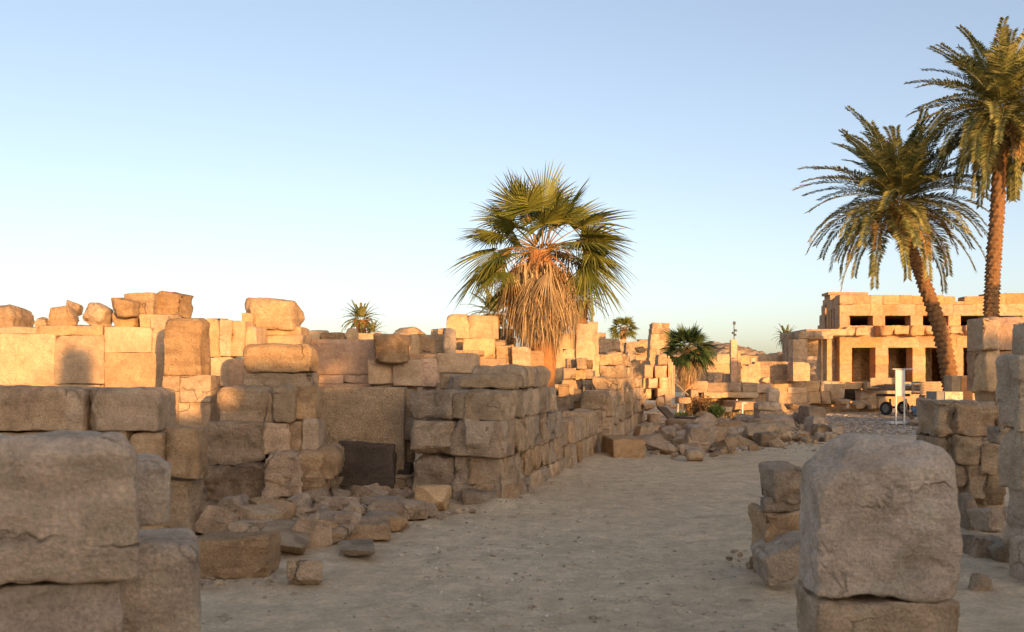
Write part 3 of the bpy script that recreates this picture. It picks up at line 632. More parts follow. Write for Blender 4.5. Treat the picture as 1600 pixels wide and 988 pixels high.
W = wl('broad dark relief wall with a panel jutting out at its right end', 18, 48)
pxb(W, 1188, 565, 1238, 596, 48, .7, 'brown', r=.03, jit=0, cuts=1); pxb(W, 1239, 566, 1258, 596, 46.5, 1.0, 'sand', r=.03, jit=0, cuts=1); pxb(W, 1256, 566, 1266, 596, 46.7, .8, 'pale', r=.05, jit=0, top=.1); pxb(W, 1188, 595, 1266, 650, 48, .6, 'sand')
W = wl('square sunlit stone post standing above the low brown wall', 10, 45, 'stone_post', 'post')
pxb(W, 1142, 531, 1152, 560, 45.5, .3, 'pink', r=.015, jit=0, cuts=0); pxb(W, 1142, 560, 1152, 600, 45.5, .3, 'pink', r=.015, jit=0, cuts=1); pxb(W, 1152, 549, 1157, 566, 45.6, .25, 'pink', r=.05, amp=.03); pxb(W, 1152, 566, 1158, 600, 45.6, .25, 'pink', r=.03)
# lamp mast on the post
M['metal'] = plain('grey_metal', (.18, .17, .16), .5, .2, metal=.6)
M['steelwhite'] = plain('white_enamel', (.62, .60, .56), .5, .12)
M['wood'] = plain('pale_wood', (.42, .30, .18), .8, .3, sc=3, bump=.3)
M['wooddark'] = plain('old_dark_wood', (.13, .09, .06), .85, .35, sc=4, bump=.4)
M['orangewood'] = plain('orange_painted_board', (.50, .22, .08), .7, .25, sc=3)
M['rubber'] = plain('black_rubber', (.025, .025, .025), .8, .2)
M['darkmetal'] = plain('dark_metal', (.05, .05, .055), .6, .3)
def prism(p0, p1, r, n=8, r1=None):
    p0 = Vector(p0); p1 = Vector(p1); d = (p1 - p0).normalized(); a = d.orthogonal().normalized(); b_ = d.cross(a); r1 = r if r1 is None else r1
    V = [p0 + (a * math.cos(2 * math.pi * k / n) + b_ * math.sin(2 * math.pi * k / n)) * r for k in range(n)] + [p1 + (a * math.cos(2 * math.pi * k / n) + b_ * math.sin(2 * math.pi * k / n)) * r1 for k in range(n)]
    Fc = [(k, (k + 1) % n, n + (k + 1) % n, n + k) for k in range(n)] + [tuple(range(n - 1, -1, -1)), tuple(range(n, 2 * n))]
    return V, Fc
def boxg(c, d, rz=0, rx=0):
    R = Matrix.Rotation(rz, 3, 'Z') @ Matrix.Rotation(rx, 3, 'X'); c = Vector(c)
    V = [c + R @ Vector((sx * d[0] / 2, sy * d[1] / 2, sz * d[2] / 2)) for sx in (-1, 1) for sy in (-1, 1) for sz in (-1, 1)]
    return V, [(0, 1, 3, 2), (4, 6, 7, 5), (0, 4, 5, 1), (2, 3, 7, 6), (0, 2, 6, 4), (1, 5, 7, 3)]
def join(gs):
    V = []; Fc = []
    for v, f in gs:
        k = len(V); V += list(v); Fc += [tuple(i + k for i in q) for q in f]
    return V, Fc
def solid(name, gs, mat, parent=None, bev=.008, smooth=False):
    """joined boxes and tubes (world coordinates) as one bevelled mesh"""
    V, Fc = join(gs if isinstance(gs, list) else [gs])
    c = sum((Vector(v) for v in V), Vector()) / len(V); c.z = min(v[2] for v in V)
    o = mesh_obj(name, [Vector(v) - c for v in V], Fc, mat, parent, c, smooth=smooth)
    if bev:
        m = o.modifiers.new('bevel', 'BEVEL'); m.width = bev; m.segments = 2; m.limit_method = 'ANGLE'
    return o
b0 = at(1147, 531, 45.6)
T = empty('lamp_mast', 'thin floodlight mast standing on the square stone post against the sky', 'lamp', b0)
solid('pole', prism(b0, b0 + Vector((0, 0, .76)), .022), M['metal'], T, 0)
for k, (dx, dz) in enumerate([(.0, .76), (.06, .42), (-.05, .3), (.03, .22)]):
    solid('lamp_head', [boxg(b0 + Vector((dx, -.05, dz)), (.11, .1, .08 if k else .13), .3 * k, .4)], M['metal'], T, .01)

# ================================================================== H: festival temple
TY = 60.0
def tz(py, Y=TY): return CZ + (HY - py) / F * Y
def tx(px, Y=TY): return (px - CX) / F * Y
T = empty('stone_temple', 'long two storey sandstone temple with square openings behind the leaning palm', 'temple', (25, 62, 0))
def tblk(part, x0, y0, x1, y1, Y, depth, **kw):
    return pxb(T, x0, y0, x1, y1, Y, depth, kw.pop('mat', 'temple'), name=part, **{**dict(r=.022, jit=.0, cuts=0, amp=.012, cell=.14, gap=-.001, chip=.018), **kw})
rg = random.Random(4)
doors = [(1331, 1368), (1388, 1426), (1446, 1485), (1505, 1543), (1562, 1600), (1620, 1658)]
piers = [(1312, 1331), (1368, 1388), (1426, 1446), (1485, 1505), (1543, 1562), (1600, 1620), (1658, 1690)]
for (a, b_) in piers:
    ys_ = [543, 556, 570, 583, 600]
    for k in range(4): tblk('pier_block', a, ys_[k], b_, ys_[k + 1], TY + rg.uniform(-.02, .02), 1.0)
# lintel course and its blocks, base course
xs = [1312, 1345, 1378, 1436, 1468, 1495, 1530, 1572, 1620, 1690]
for a, b_ in zip(xs[:-1], xs[1:]): tblk('lintel', a, 527, b_, 543.3, TY, 1.0)
xs = [1312, 1352, 1395, 1440, 1500, 1560, 1620, 1690]
for a, b_ in zip(xs[:-1], xs[1:]): tblk('base_course', a, 597, b_, 645, TY - .05, 1.1)
# broken cornice
for a, b_, y0, y1, pr in [(1310, 1319, 512, 526, .3), (1319, 1338, 511, 524, .75), (1338, 1358, 511, 524, .8), (1376, 1398, 509, 524, .85), (1398, 1421, 509, 522, .8), (1422, 1445, 509, 524, .9), (1445, 1465, 510, 523, .7), (1465, 1485, 509, 522, .85), (1485, 1509, 510, 521, .3), (1509, 1530, 508, 522, .6), (1530, 1560, 508, 522, .8), (1560, 1600, 508, 522, .8), (1600, 1690, 508, 522, .8)]:
    tblk('cornice_block', a, y0, b_, y1, TY - pr, pr + .6, cuts=3, cut=.3, r=.06, amp=.04)
tblk('cornice_bed', 1312, 509, 1690, 527, TY + .05, .9, mat='temple', cuts=0)
# window storey
wins = [(1327, 1364), (1383, 1423), (1442, 1482), (1501, 1538), (1560, 1598), (1618, 1655)]
edges = [1312] + [v for w_ in wins for v in w_] + [1690]
for k in range(0, len(edges), 2): tblk('window_pier', edges[k], 493, edges[k + 1], 509.5, TY, .9)
xs = [1312, 1336, 1360, 1379, 1402, 1430, 1460, 1490, 1520, 1548, 1575, 1610, 1650, 1690]
for a, b_ in zip(xs[:-1], xs[1:]): tblk('frieze_block', a, 475 + rg.choice([0, 0, 1]), b_, 493.3, TY + rg.uniform(-.015, .015), .9)
xs = [1312, 1334, 1360, 1380, 1405, 1425, 1452, 1475, 1493, 1507, 1540, 1572, 1610, 1650, 1690]
for a, b_ in zip(xs[:-1], xs[1:]):
    if (a, b_) == (1493, 1507): continue
    tblk('parapet_block', a, 460 + rg.choice([0, 1, 1, 2, 3]) - (2 if a >= 1540 else 0), b_, 475.5, TY + rg.uniform(-.02, .02), .9, cuts=2, cut=.12, r=.05)
tblk('parapet_block', 1493, 471, 1507, 475.5, TY, .9)
# side wall with tall windows, running back
x0 = tx(1312)
for (ya, yb, za, zb) in [(60.9, 66, tz(478), tz(461)), (60.9, 61.5, tz(527), tz(478)), (62.2, 62.9, tz(527), tz(478)), (63.6, 64.3, tz(527), tz(478)), (65, 66, tz(527), tz(478)), (60.9, 66, tz(543), tz(527)), (60.95, 61.7, -.5, tz(543)), (62.6, 63.2, -.5, tz(543)), (64.2, 66, -.5, tz(543))]:
    add_block(T, Vector((x0 + .42 + ((ya + yb) / 2 - 60.5) * .20, (ya + yb) / 2, (za + zb) / 2)), (.8, (yb - ya) * 1.02, zb - za), -.197, 'temple', name='side_wall', cell=.25, r=.03, jit=0, cuts=0, amp=.02)
# roof, floor, inner pillars, back wall with one bright opening; brown stone puts interior shade into the colour
def plate(z0, z1, pts):
    n_ = len(pts); return [(p[0], p[1], z0) for p in pts] + [(p[0], p[1], z1) for p in pts], [tuple(range(n_ - 1, -1, -1)), tuple(range(n_, 2 * n_))] + [(k, (k + 1) % n_, n_ + (k + 1) % n_, n_ + k) for k in range(n_)]
RP = [(x0 + .4, 60.8), (x0 + 17, 60.8), (x0 + 17, 84), (x0 + 8.6, 84), (x0 + 1.7, 66)]
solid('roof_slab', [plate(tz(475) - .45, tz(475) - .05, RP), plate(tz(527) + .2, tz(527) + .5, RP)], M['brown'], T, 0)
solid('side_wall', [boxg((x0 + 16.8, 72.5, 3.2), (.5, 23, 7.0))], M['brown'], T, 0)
for dy in (4.5, 9.5, 14.5):
    for (a, b_) in piers[:-1] + [(1660, 1680)]:
        xc = tx((a + b_) / 2) - .466 * dy
        if xc < x0 + .8 + max(0, dy - 4) * .40: continue
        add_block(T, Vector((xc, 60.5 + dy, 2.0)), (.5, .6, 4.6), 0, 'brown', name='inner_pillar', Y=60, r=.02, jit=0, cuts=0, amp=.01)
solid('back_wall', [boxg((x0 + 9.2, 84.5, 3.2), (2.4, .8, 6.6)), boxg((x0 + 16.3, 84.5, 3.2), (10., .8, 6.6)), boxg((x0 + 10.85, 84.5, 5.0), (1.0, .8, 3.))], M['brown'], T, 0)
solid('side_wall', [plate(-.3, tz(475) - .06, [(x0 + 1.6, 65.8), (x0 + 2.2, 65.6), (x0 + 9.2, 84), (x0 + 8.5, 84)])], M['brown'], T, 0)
tblk('upper_block', 1297, 461, 1356, 475, 66, 1.2); tblk('cornice_slab', 1294, 456.5, 1357, 461, 65.9, 1.4, r=.05)
for a in [(1289, 477, 1295, 530, 67.5), (1286, 492, 1291, 530, 68), (1283, 508, 1288, 530, 68.5), (1291, 468, 1296, 500, 67.6)]: tblk('stepped_end', *a[:4], a[4], .8, cuts=3, cut=.3)
# porch at the temple's left
P_ = wl('shaded stone porch of two slabs under a thick lintel left of the temple', 17.8, 56, 'stone_porch', 'porch')
pxb(P_, 1239, 530, 1262, 596, 52, 1.0, 'sand', r=.03, jit=0, cuts=1, name='slab'); pxb(P_, 1230, 522, 1241, 596, 52.9, 1.0, 'brown', r=.03, jit=0, cuts=1, name='slab')
pxb(P_, 1248, 517, 1302, 529.5, 52, 2.4, 'brown', r=.08, cuts=2, jit=.01, name='lintel'); pxb(P_, 1292, 529, 1300, 600, 57, .8, 'sand', r=.02, jit=0, cuts=0, name='pillar'); pxb(P_, 1283, 529, 1288, 600, 59, .6, 'sand', r=.02, jit=0, cuts=0, name='pillar')
solid('roof_slab', [boxg((tx(1276, 58), 58.4, tz(529, 58) + .25), (2.6, 5.5, .35))], M['brown'], P_, 0)
pxb(P_, 1231, 596, 1302, 650, 54.2, .8, 'sand'); pxb(P_, 1255, 520, 1309, 556, 60.6, .6, 'brown', name='rear_wall', jit=0, r=.02); pxb(P_, 1280, 556, 1309, 620, 60.6, .6, 'brown', name='rear_wall', jit=0, r=.02)
top(1265, 586, 1279, 596, 50, 'round lit stone seen under the porch', mat='pink', blk=False)
# low wall in front of the temple
W = wl('jagged low sunlit wall of joined blocks in front of the temple', 18, 48)
for a in [(1209, 594, 1232, 612), (1231, 596, 1262, 606), (1216, 611, 1232, 632), (1231, 605, 1262, 615), (1231, 614, 1260, 630), (1260, 596, 1283, 612), (1259, 611, 1283, 631), (1282, 596, 1301, 612), (1283, 611, 1299, 632), (1299, 596, 1313, 614), (1298, 613, 1312, 631), (1312, 598, 1349, 608), (1311, 607, 1320, 622), (1344, 610, 1370, 624), (1369, 610, 1386, 624), (1344, 623, 1358, 638), (1357, 623, 1373, 640), (1372, 622, 1388, 640), (1318, 608, 1346, 626)]:
    dk = a in [(1318, 608, 1346, 626)]
    pxb(W, *a, 48 + (1.2 if dk else 0) + rg.uniform(-.05, .05), .7, 'dark' if dk else 'pale', r=.05, cuts=2, amp=.03, cut=.2, jit=.02)
pxb(W, 1210, 630, 1390, 646, 48.6, .6, 'sand')
top(1346, 597, 1377, 611, 47.5, 'rounded pale block on the jagged low wall, half in shadow', mat='pale', r=.15)
top(1172, 560, 1180, 600, 50, 'thin upright stone chip in front of the stepped wall', mat='pink')

# ================================================================== I: right side
W = wall('massive sunlit sandstone wall end at the right edge with a shadow across it', (9, 17, 0), cat='wall')
pxb(W, 1514, 497, 1562, 548, 16.6, .5, 'pale', sil='l', r=.05, cuts=3, cut=.3, amp=.035, pit=.03); pxb(W, 1552, 494, 1700, 548, 16.9, 1.0, 'temple', r=.03, cuts=2, jit=.0)
pxb(W, 1519, 548, 1560, 612, 16.7, .5, 'pale', sil='l', r=.04, cuts=3, cut=.25, amp=.04, strata=.01); pxb(W, 1552, 548, 1700, 612, 16.9, 1.0, 'temple', r=.02, jit=0)
pxb(W, 1521, 612, 1700, 660, 16.9, 1.0, 'sand', sil='l', r=.02, jit=0); pxb(W, 1521, 659, 1700, 760, 17, 1.0, 'sand', sil='l', jit=0)
W = wall('tall dark shaded wall of big rough blocks at the right edge', (4.5, 7.5, 0), cat='wall')
pxb(W, 1578, 498, 1720, 562, 8.6, .5, 'fore', sil='l', r=.06, cuts=1, cut=.2, amp=.02); pxb(W, 1555, 553, 1740, 672, 8.0, .4, 'fore', sil='l', r=.06, cuts=2, cut=.2, amp=.02, strata=.01)
pxb(W, 1560, 670, 1740, 770, 8.0, .4, 'fore', sil='l', r=.03, cuts=1, amp=.015); pxb(W, 1573, 764, 1740, 870, 7.9, .7, 'fore', sil='l', r=.09, cuts=3, amp=.03, strata=.01); pxb(W, 1577, 860, 1740, 1010, 7.4, .7, 'fore', sil='l', r=.03, cuts=3, cut=.2)
W = wall('shaded wall of jointed stone blocks behind the foreground pillar', (5.2, 11.2, 0), cat='wall')
Y = 11.2
for a in [(1466, 627, 1495, 683, .1, 'grey'), (1494, 634, 1566, 683, 0, 'brown'), (1466, 627, 1556, 636, .35, 'grey'), (1480, 682, 1493, 722, .1, 'grey'), (1492, 681, 1536, 726, 0, 'grey'), (1533, 690, 1570, 742, -.05, 'grey'), (1464, 682, 1482, 760, .1, 'grey'), (1486, 722, 1513, 765, .05, 'grey'), (1514, 726, 1542, 780, 0, 'grey'), (1540, 740, 1570, 790, -.02, 'grey'), (1464, 760, 1575, 830, .2, 'grey')]:
    pxb(W, *a[:4], Y + a[4], .6, a[5], r=.03, cuts=2, cut=.15, amp=.025, strata=.008 if a[5] == 'brown' else 0)
top(1546, 663, 1572, 690, 10.6, 'small rounded stone perched beside the near right wall', mat='grey', r=.06)
rock(1496, 760, 1530, 838, 'curved broken stone leaning behind the foreground pillar', mat='grey', Y=10.4)
rock(1508, 784, 1580, 836, 'large shaded boulder below the jointed wall at right', mat='grey', Y=9.8, df=.6)
rock(1500, 830, 1544, 900, 'dark stone slab standing behind the foreground pillar', mat='brown', Y=9.0, block=True, tilt=(0, .12))
rock(1532, 838, 1590, 912, 'tilted flat slab leaning at the foot of the near right wall', mat='grey', Y=8.8, block=True, tilt=(0, -.35), df=.5)
rock(1504, 892, 1556, 926, 'low pale stone on the ground right of the foreground pillar', mat='grey')
rock(1556, 790, 1584, 812, 'small pale wedge stone on the shaded boulder at right', mat='grey', Y=10.2)
# foreground pillar
W = wall('thick square sandstone pillar stump with a rounded broken top in the right foreground', (1.8, 5, 0), name='stone_pillar', cat='pillar')
V, q_ = block_geo((.845, .78, .60), .012, .035, .016, .0, 2, .1, .02, .003, seed=77, wob=.02)
# main drum: between rows 745 and 940
pxb(W, 1241, 678, 1507, 938, 4.9, .5, 'fore', sil='lt', yaw=-.10, r=.05, top=.24, amp=.014, jit=.0, cuts=1, cut=.12, pit=.025, strata=.004, cell=.011, wob=.02, chip=.007, sd=4417)
pxb(W, 1236, 941, 1508, 1130, 4.88, .52, 'fore', sil='l', yaw=-.09, r=.04, amp=.012, jit=.0, cuts=2, cut=.15, cell=.014)
# stack left of pillar
W = 'stacked stones left of the foreground pillar'
rock(1183, 722, 1256, 784, 'upper rough grey block stacked left of the foreground pillar', 'block', 'stone_block', 'grey', Y=7.75, block=True, r=.05, amp=.03, strata=.01, df=.8)
rock(1187, 776, 1255, 794, 'thin stone layer wedged between two stacked blocks left of the pillar', 'block', 'stone_block', 'grey', Y=7.8, block=True, r=.03, df=.7)
rock(1170, 790, 1250, 862, 'smooth square block under the stack left of the foreground pillar', 'block', 'stone_block', 'sand', Y=7.7, block=True, r=.03, df=.8)
rock(1172, 828, 1262, 905, 'pale wedge shaped boulder at the foot of the block stack', 'boulder', 'boulder', 'grey', Y=7.4, block=True, r=.04, cuts=5, cut=.4, tilt=(.0, -.12), df=.6)
rock(1165, 862, 1250, 890, 'low buried stone behind the pale wedge boulder', mat='grey', Y=8.2)

# ================================================================== palms
def leaf_mat(name, A, B, trans=.25, tipc=None):
    m, t, b = new_mat(name, .6, .15)
    tc = N(t, 'ShaderNodeTexCoord'); n = N(t, 'ShaderNodeTexNoise', i_Scale=1.8, i_Detail=5.); t.links.new(tc.outputs['Object'], n.inputs['Vector'])
    ge = N(t, 'ShaderNodeNewGeometry')
    c = ramp(t, n.outputs['Fac'], [(.35, A), (.65, B)])
    c = mixc(t, 1., c, ramp(t, ge.outputs['Random Per Island'], [(0., .4), (.5, .95), (1., 1.5)]), 'MULTIPLY')
    t.links.new(c, b.inputs['Base Color'])
    tr = N(t, 'ShaderNodeBsdfTranslucent'); t.links.new(c, tr.inputs[0])
    ms = N(t, 'ShaderNodeMixShader'); ms.inputs[0].default_value = trans
    t.links.new(b.outputs[0], ms.inputs[1]); t.links.new(tr.outputs[0], ms.inputs[2])
    t.links.new(ms.outputs[0], t.nodes['Material Output'].inputs[0]); return m
M['fan'] = leaf_mat('fan_palm_leaf', (.12, .145, .028), (.24, .225, .045), .32)
M['fandark'] = leaf_mat('deep_green_fan_leaf', (.04, .075, .025), (.09, .12, .035), .25)
M['date'] = leaf_mat('date_palm_leaf', (.15, .165, .055), (.30, .27, .095), .25)
M['dateold'] = leaf_mat('yellowing_date_leaf', (.22, .15, .05), (.32, .2, .08), .15)
M['dry'] = leaf_mat('dry_palm_leaf', (.34, .225, .115), (.50, .36, .20), .1)
M['rachis'] = plain('green_yellow_leaf_rib', (.20, .19, .07), .6, .3)
M['petiole'] = plain('green_orange_leaf_stalk', (.28, .17, .06), .6, .3)
M['stalk'] = plain('fruit_stalk', (.50, .24, .09), .6, .3)
def trunk_mat(name, A, B, ring=9.):
    m, t, b = new_mat(name, .9, .1)
    tc = N(t, 'ShaderNodeTexCoord'); v = tc.outputs['Object']
    n = N(t, 'ShaderNodeTexNoise', i_Scale=7., i_Detail=8., i_Roughness=.7); t.links.new(v, n.inputs['Vector'])
    mp = N(t, 'ShaderNodeMapping'); mp.inputs['Scale'].default_value = (14, 14, 2.2); t.links.new(v, mp.inputs['Vector'])
    f = N(t, 'ShaderNodeTexNoise', i_Scale=2., i_Detail=6., i_Roughness=.7); t.links.new(mp.outputs[0], f.inputs['Vector'])
    c = mixc(t, .8, ramp(t, n.outputs['Fac'], [(.3, A), (.7, B)]), ramp(t, f.outputs['Fac'], [(.3, .5), (.7, 1.35)]), 'MULTIPLY')
    t.links.new(c, b.inputs['Base Color'])
    h = mth(t, 'ADD', n.outputs['Fac'], f.outputs['Fac'])
    bp = N(t, 'ShaderNodeBump', i_Strength=.8, i_Distance=.04); t.links.new(h, bp.inputs['Height']); t.links.new(bp.outputs[0], b.inputs['Normal'])
    return m
M['bark'] = trunk_mat('date_palm_bark', (.17, .09, .042), (.30, .165, .08)); M['redbark'] = trunk_mat('red_fibrous_bark', (.34, .15, .06), (.50, .25, .10))

class Geo:
    def __init__(s): s.V = []; s.F = []
    def strip3(s, C, Wd, Nn):       # centre points, half width vectors, fold vectors
        k = len(s.V); n = len(C)
        for c, w_, f in zip(C, Wd, Nn): s.V += [c - w_, c + f, c + w_]
        for i in range(n - 1):
            a = k + 3 * i; s.F += [(a, a + 1, a + 4, a + 3), (a + 1, a + 2, a + 5, a + 4)]
    def tube(s, pts, rads, n=5):
        k = len(s.V); up = Vector((.3, .2, 1))
        for i, p in enumerate(pts):
            d = (pts[min(i + 1, len(pts) - 1)] - pts[max(0, i - 1)]).normalized(); a = d.cross(up)
            a = a.normalized() if a.length > 1e-4 else d.orthogonal(); b_ = d.cross(a)
            for j in range(n): s.V.append(p + (a * math.cos(6.2832 * j / n) + b_ * math.sin(6.2832 * j / n)) * rads[i])
        for i in range(len(pts) - 1):
            for j in range(n): s.F.append((k + i * n + j, k + i * n + (j + 1) % n, k + (i + 1) * n + (j + 1) % n, k + (i + 1) * n + j))
    def obj(s, name, mat, parent, org, smooth=False):
        return mesh_obj(name, [v - org for v in s.V], s.F, mat, parent, org, smooth=smooth)

def fan_leaf(g, gp, base, az, el, plen, blen, nseg, droop, rg, half=2.1, pw=.012, curl=.12, twist=0., fold=.45):
    d = Vector((math.cos(az) * math.cos(el), math.sin(az) * math.cos(el), math.sin(el)))
    pts = []
    for i in range(6):
        t = i / 5; pts.append(base + d * plen * t - Vector((0, 0, 1)) * droop * .35 * plen * t * t)
    gp.tube(pts, [pw * (1.3 - .6 * i / 5) for i in range(6)], 4)
    tip = pts[-1]; T = (pts[-1] - pts[-2]).normalized()
    Sd = T.cross(Vector((0, 0, 1)))
    Sd = Sd.normalized() if Sd.length > .05 else Vector((math.sin(az), -math.cos(az), 0))
    if twist: Sd = Matrix.Rotation(twist, 3, T) @ Sd
    Nn = Sd.cross(T).normalized()
    dth = 2 * half / nseg
    for k in range(nseg):
        th = -half + dth * (k + .5)
        # costapalmate: side segments start further back, blade arches and folds about the midrib
        dr = T * math.cos(th) + Sd * math.sin(th) - Nn * curl * abs(math.sin(th)) * 1.2
        dr.normalize()
        L = blen * (.60 + .40 * math.cos(th * .62)) * rg.uniform(.76, 1.08)
        side = dr.cross(Nn).normalized()
        C = []; Wd = []; Fo = []
        fl = rg.uniform(.6, 1.5)
        for t in (0.02, .25, .48, .66, .83, 1.):
            p = tip + dr * L * t - Vector((0, 0, 1)) * L * droop * (.12 * t + .62 * fl * max(0, t - .4) ** 1.7)
            wmax = math.tan(dth / 2) * L
            wd = wmax * t if t <= .5 else wmax * .5 * (1 - (t - .5) / .5) ** .8
            wd = max(wd, .0015); C.append(p); Wd.append(side * wd); Fo.append(Nn * wd * fold * (1 if k % 2 else 1))
        g.strip3(C, Wd, Fo)
def trunk_geo(path, rads, nseg=22, rows=60, boots=0., dens=10, seed_=1, fib=.0):
    """palm trunk: swept tube with spiralling leaf-base boots"""
    P = []; n = len(path)
    def ev(t):
        f = t * (n - 1); i = min(n - 2, int(f)); u = f - i
        p0 = path[max(0, i - 1)]; p1 = path[i]; p2 = path[i + 1]; p3 = path[min(n - 1, i + 2)]
        return .5 * ((2 * p1) + (p2 - p0) * u + (2 * p0 - 5 * p1 + 4 * p2 - p3) * u * u + (3 * p1 - p0 - 3 * p2 + p3) * u ** 3)
    V = []; rg = random.Random(seed_); off = rg.uniform(0, 50)
    tot = sum((path[i + 1] - path[i]).length for i in range(n - 1))
    for r_ in range(rows + 1):
        t = r_ / rows; p = ev(t); d = (ev(min(1, t + .01)) - ev(max(0, t - .01))).normalized()
        a = d.cross(Vector((0, 1, 0))).normalized(); b_ = d.cross(a)
        R = float(np.interp(t, np.linspace(0, 1, len(rads)), rads))
        for j in range(nseg):
            th = 2 * math.pi * j / nseg
            row = t * tot * dens; s1 = (row + th / (2 * math.pi) * 1.0) % 1.0
            saw = (1 - s1) ** .8
            around = abs(math.sin((th * 4.0 + math.floor(row + th / 6.2832) * 1.9)))
            rr = R * (1 + boots * (saw * (.4 + .8 * around) - .35)) + rg.uniform(-.01, .01) * boots * 3
            V.append(p + (a * math.cos(th) + b_ * math.sin(th)) * rr)
    Fc = [(i * nseg + j, i * nseg + (j + 1) % nseg, (i + 1) * nseg + (j + 1) % nseg, (i + 1) * nseg + j) for i in range(rows) for j in range(nseg)]
    Fc.append(tuple(range(rows * nseg, rows * nseg + nseg)))
    return V, Fc

def fan_palm(label, x, y, zc, cr, trunk_r, nlive, nseg, seed_, mat='fan', skirt=0, skirt_len=1.0, group=None, ptop=None, z0=-.1, dry_r=.5):
    rg = random.Random(seed_)
    T = empty('fan_palm', label, 'palm', (x, y, max(z0, -.1)), group)
    top_ = Vector((x, y, zc)); base = Vector((x + .05, y, z0))
    path = [base.lerp(top_, t) + Vector((.03 * math.sin(t * 5), 0, 0)) for t in (0, .25, .5, .75, 1)]
    V, Fc = trunk_geo(path, [trunk_r * .8, trunk_r * .8, trunk_r * 1.15, trunk_r * 1.25, trunk_r * 1.1], 18, 40, .16, 9, seed_)
    mesh_obj('trunk', [Vector(v) - base for v in V], Fc, M['redbark'], T, base)
    g = Geo(); gp = Geo()
    for i in range(nlive):
        f = (i + .5) / nlive
        el = math.radians(84 - 108 * f ** .9) + rg.uniform(-.1, .1)
        az = i * 2.39996 + rg.uniform(-.2, .2)
        if skirt > 40 and f > .5 and math.sin(az) < -.6: az += .7 * (1 if math.cos(az) > 0 else -1)
        d0 = Vector((math.cos(az), math.sin(az), 0)) * trunk_r * .7
        fan_leaf(g, gp, top_ + d0 + Vector((0, 0, .12 * (1 - f))), az, el, cr * rg.uniform(.38, .52) * (.85 + .2 * f), cr * rg.uniform(.40, .60), nseg, .22 + .5 * f, rg, half=rg.uniform(1.7, 2.15), curl=.05 + .25 * f, twist=rg.uniform(-.75, .75), pw=.006 * cr, fold=.7)
    g.obj('crown', M[mat], T, top_); gp.obj('leaf_stalks', M['petiole'], T, top_)
    if skirt:
        g = Geo(); gp = Geo()
        for i in range(skirt):
            f = (i + .5) / skirt; az = i * 2.39996 + rg.uniform(-.3, .3)
            el = math.radians(-12 - 62 * f ** .6) + rg.uniform(-.12, .12)
            h = top_.z - .08 - skirt_len * .42 * f
            b0 = Vector((top_.x, top_.y, h)) + Vector((math.cos(az), math.sin(az), 0)) * trunk_r * .8
            fan_leaf(g, gp, b0, az, el, dry_r * rg.uniform(.6, 1.05) * (1 - .45 * f), skirt_len * rg.uniform(.30, .44), max(7, nseg // 2), 1.1 + rg.uniform(0, .8), rg, half=rg.uniform(.5, 1.2), curl=.8, twist=rg.uniform(-.6, .6), pw=.012, fold=.9)
        # loose hanging strips
        for i in range(int(skirt * 13)):
            az = rg.uniform(0, 6.283); r0 = dry_r * rg.uniform(.3, 1.1); z1 = top_.z - rg.uniform(.15, .62) * skirt_len
            p = Vector((top_.x + math.cos(az) * r0, top_.y + math.sin(az) * r0, z1)); L = rg.uniform(.25, .62) * skirt_len
            L = min(L, z1 - (top_.z - skirt_len * (1.08 - .1 * abs(math.sin(az * 3)))))
            if L < .1: continue
            q = Vector((rg.uniform(-.3, .3), rg.uniform(-.3, .3), -1)); sd_ = Vector((rg.uniform(-1, 1), rg.uniform(-1, 1), 0)).normalized() * rg.uniform(.005, .022)
            C = [p + q * L * t + Vector((math.sin(t * 4 + az), 0, 0)) * .025 for t in (0, .33, .66, 1)]
            g.strip3(C, [sd_, sd_ * .9, sd_ * .6, sd_ * .1], [Vector((0, 0, 0))] * 4)
        g.obj('dry_leaf_skirt', M['dry'], T, top_); gp.obj('dry_stalks', M['stalk'], T, top_)
        gf = Geo()
        for i in range(26):
            az = rg.uniform(0, 6.283); out = rg.uniform(.5, 1.25) * dry_r * 1.7; dn = rg.uniform(.35, 1.15) * skirt_len
            pts = [top_ + Vector((math.cos(az) * out * (1 - (1 - t) ** 2) , math.sin(az) * out * (1 - (1 - t) ** 2), .22 * math.sin(t * 3.1) - dn * t * t)) + Vector((rg.uniform(-.02, .02), 0, 0)) for t in [k / 7 for k in range(8)]]
            gf.tube(pts, [.009 - .0008 * k for k in range(8)], 4)
        gf.obj('hanging_flower_stalks', M['dry'], T, top_)
    return T

